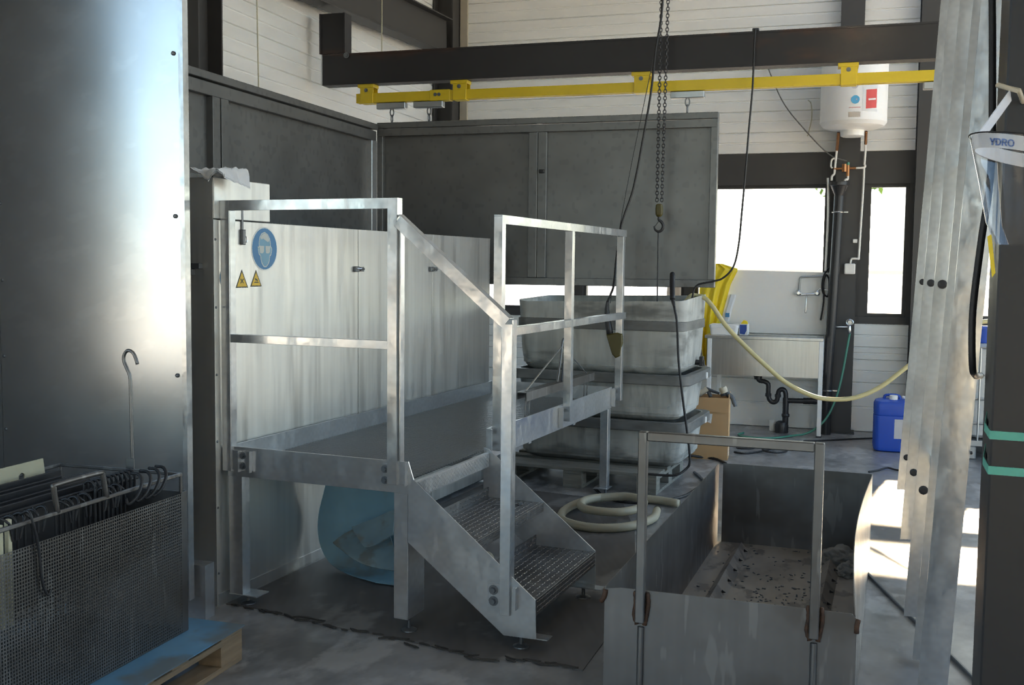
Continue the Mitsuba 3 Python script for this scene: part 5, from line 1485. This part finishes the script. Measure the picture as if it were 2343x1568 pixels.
def visor_curve(z, r, sx=0.0):
    return np.column_stack([vc[0] + sx + r * np.cos(aa), vc[1] + r * np.sin(aa), np.full(len(aa), z)])


sheet = np.vstack([visor_curve(1.805, .104), visor_curve(1.72, .084), visor_curve(1.64, .066), visor_curve(1.603, .050, .004)])
sheet[:, 2] += np.tile(.018 * np.cos(aa - math.radians(190)), 4) * np.repeat([1, .8, .4, .0], len(aa))
f = []
n_ = len(aa)
for i in range(3):
    for j in range(n_ - 1):
        f += [[i * n_ + j, i * n_ + j + 1, (i + 1) * n_ + j + 1], [i * n_ + j, (i + 1) * n_ + j + 1, (i + 1) * n_ + j]]
scene['m_visor'] = {'type': 'thindielectric', 'int_ior': 1.5}
part(vk, 'clear_shield', (sheet, np.array(f)), 'visor', smooth=True)
mat('band', principled((0.62, 0.64, 0.68), 0.55))
b0, b1 = visor_curve(1.800, .098), visor_curve(1.772, .096)
dz = .022 * np.cos(aa - math.radians(190)); b0[:, 2] += dz; b1[:, 2] += dz
in0, in1 = visor_curve(1.800, .094), visor_curve(1.772, .092); in0[:, 2] += dz; in1[:, 2] += dz
hb = part(vk, 'headband', loft([np.vstack([b0[i:i + 1], b1[i:i + 1], in1[i:i + 1], in0[i:i + 1]]) for i in range(n_)], True, True), 'band')
tm = meshkit.text_mesh('YDRO', .013, .001, bold=True)
tv = np.array(tm.vertices); tv[:, 0] -= tv[:, 0].min()
# wrap the lettering round the front of the band
ang = math.radians(222) + tv[:, 0] / .099
rr = .0985 + tv[:, 2]
zz = 1.777 + tv[:, 1] + .022 * np.cos(ang - math.radians(190))
mat('band_blue', principled((0.10, 0.17, 0.42), 0.5))
part(hb, 'lettering', (np.column_stack([vc[0] + rr * np.cos(ang), vc[1] + rr * np.sin(ang), zz]), np.array(tm.faces)), 'band_blue')
part(vk, 'rim_bead', tube(np.column_stack([sheet[:n_, 0], sheet[:n_, 1], sheet[:n_, 2]]), .0016, 5), 'black', smooth=True)
part(vk, 'strap', bar((.262, 2.33, 1.815), (.340, 2.50, 1.925), .003, .026, (0, 0, 1)), 'band')
one('hook_peg', tube([(.320, 2.545, 1.955), (.352, 2.47, 1.93), (.372, 2.545, 1.918)], .006, 8), 'toolcream', 'cream peg on the bundle that holds the visor', 'peg', smooth=True)
part(vk, 'yellow_cord', prism([(.2935, 1.62), (.301, 1.625), (.312, 1.545), (.306, 1.535)], 2.392, 2.395, 'xz'), 'raincoat')

# long thin rod on the floor
one('floor_rod', bar((.188, 5.525, .010), (.60, 3.98, .010), .014, .014), 'boltmetal', 'thin steel rod lying on the floor beside the trough', 'rod')

# beyond the partition: container in a cage
ik = thing('caged_container', 'white liquid container in a wire cage near the rear wall at the right', 'container')
ix0, ix1, iy0, iy1 = .98, 1.98, 9.25, 10.2
mat('ibc', principled((0.50, 0.51, 0.50), 0.4))
part(ik, 'bottle', loft([ring(ix0 + q, ix1 - q, iy0 + q, iy1 - q, .10, z) for q, z in ((.08, .17), (.04, .2), (.04, .90), (.10, .95))], True, True), 'ibc', smooth=35)
part(ik, 'base_pallet', join(bx(ix0, ix1, iy0, iy1, .11, .16, .004), *[bx(x, x + .14, y, y + .14, 0, .11, .01) for x in (ix0, (ix0 + ix1) / 2 - .07, ix1 - .14) for y in (iy0, iy1 - .14)]), 'grille')
for z in (.30, .50, .70, .92):
    part(ik, 'cage_ring', tube([(ix0, iy0, z), (ix1, iy0, z), (ix1, iy1, z), (ix0, iy1, z)], .010, 6, closed=True), 'grille')
for x in np.linspace(ix0, ix1, 8):
    part(ik, 'cage_bar', tube([(x, iy0 - .012, .16), (x, iy0 - .012, .92)], .008, 6), 'grille')
for y in np.linspace(iy0 + .13, iy1, 7):
    part(ik, 'cage_bar', tube([(ix0 - .012, y, .16), (ix0 - .012, y, .92)], .008, 6), 'grille')
part(ik, 'lid', lathe([(.085, .0), (.09, .02), (.09, .12), (.05, .14)], 20, (1.17, 9.45, .952)), 'canister', smooth=30, label='blue lid')

# ================================================================== OUTSIDE: trees beyond the rear windows
def c_leaf(p, n, uv):
    return mix((0.05, 0.11, 0.025), (0.12, 0.21, 0.05), noise(p.x * 3, p.y * 3, p.z * 3))


scene['m_leaf'] = {'type': 'principledthin', 'base_color': proc(c_leaf), 'roughness': 0.5, 'diff_trans': 0.8}
mat('bark', principled((0.10, 0.08, 0.06), 0.85))


def tree(x, y, z0, z1, rx, ry, seed, label):
    k = thing('garden_tree', label, 'tree', 'trees beyond the rear windows')
    r = np.random.default_rng(seed)
    c = np.array([x, y, (z0 + z1) / 2]); h = (z1 - z0) / 2
    core = trimesh.creation.icosphere(subdivisions=3)
    d = np.array(core.vertices)
    rad = .78 + .35 * (meshkit.fbm(d * 2.1 + seed, 3, seed) - .5)
    part(k, 'inner_crown', (c + d * rad[:, None] * [rx, ry, h], np.array(core.faces)), 'leaf', stuff=True)
    n = 9000
    d = r.normal(size=(n, 3)); d /= np.linalg.norm(d, axis=1, keepdims=True)
    rad = (.80 + .28 * r.random(n) + .35 * (meshkit.fbm(d * 2.1 + seed, 3, seed) - .5))
    p = c + d * rad[:, None] * [rx, ry, h]
    a = r.normal(size=(n, 3)); a /= np.linalg.norm(a, axis=1, keepdims=True)
    b = np.cross(a, r.normal(size=(n, 3))); b /= np.linalg.norm(b, axis=1, keepdims=True)
    s_ = (.07 + .07 * r.random(n))[:, None]
    v = np.stack([p - a * s_, p + b * s_ * .5, p + a * s_, p - b * s_ * .5], 1).reshape(-1, 3)
    q = np.arange(n)[:, None] * 4
    part(k, 'foliage', (v, np.vstack([q + [0, 1, 2], q + [0, 2, 3]])), 'leaf', stuff=True)
    part(k, 'trunk', tube([(x, y, -.26), (x + .05, y, z0 * .6), (x, y, z0 + h * .5)], [.20, .15, .10], 8), 'bark', smooth=True)


tree(-3.9, 26.0, 3.7, 12.2, 2.4, 1.8, 3, 'leafy tree beyond the rear windows, hidden behind the hanging panel')
tree(.16, 22.5, 3.40, 10.4, 2.65, 1.7, 5, 'leafy tree seen at the top of the two bright windows')
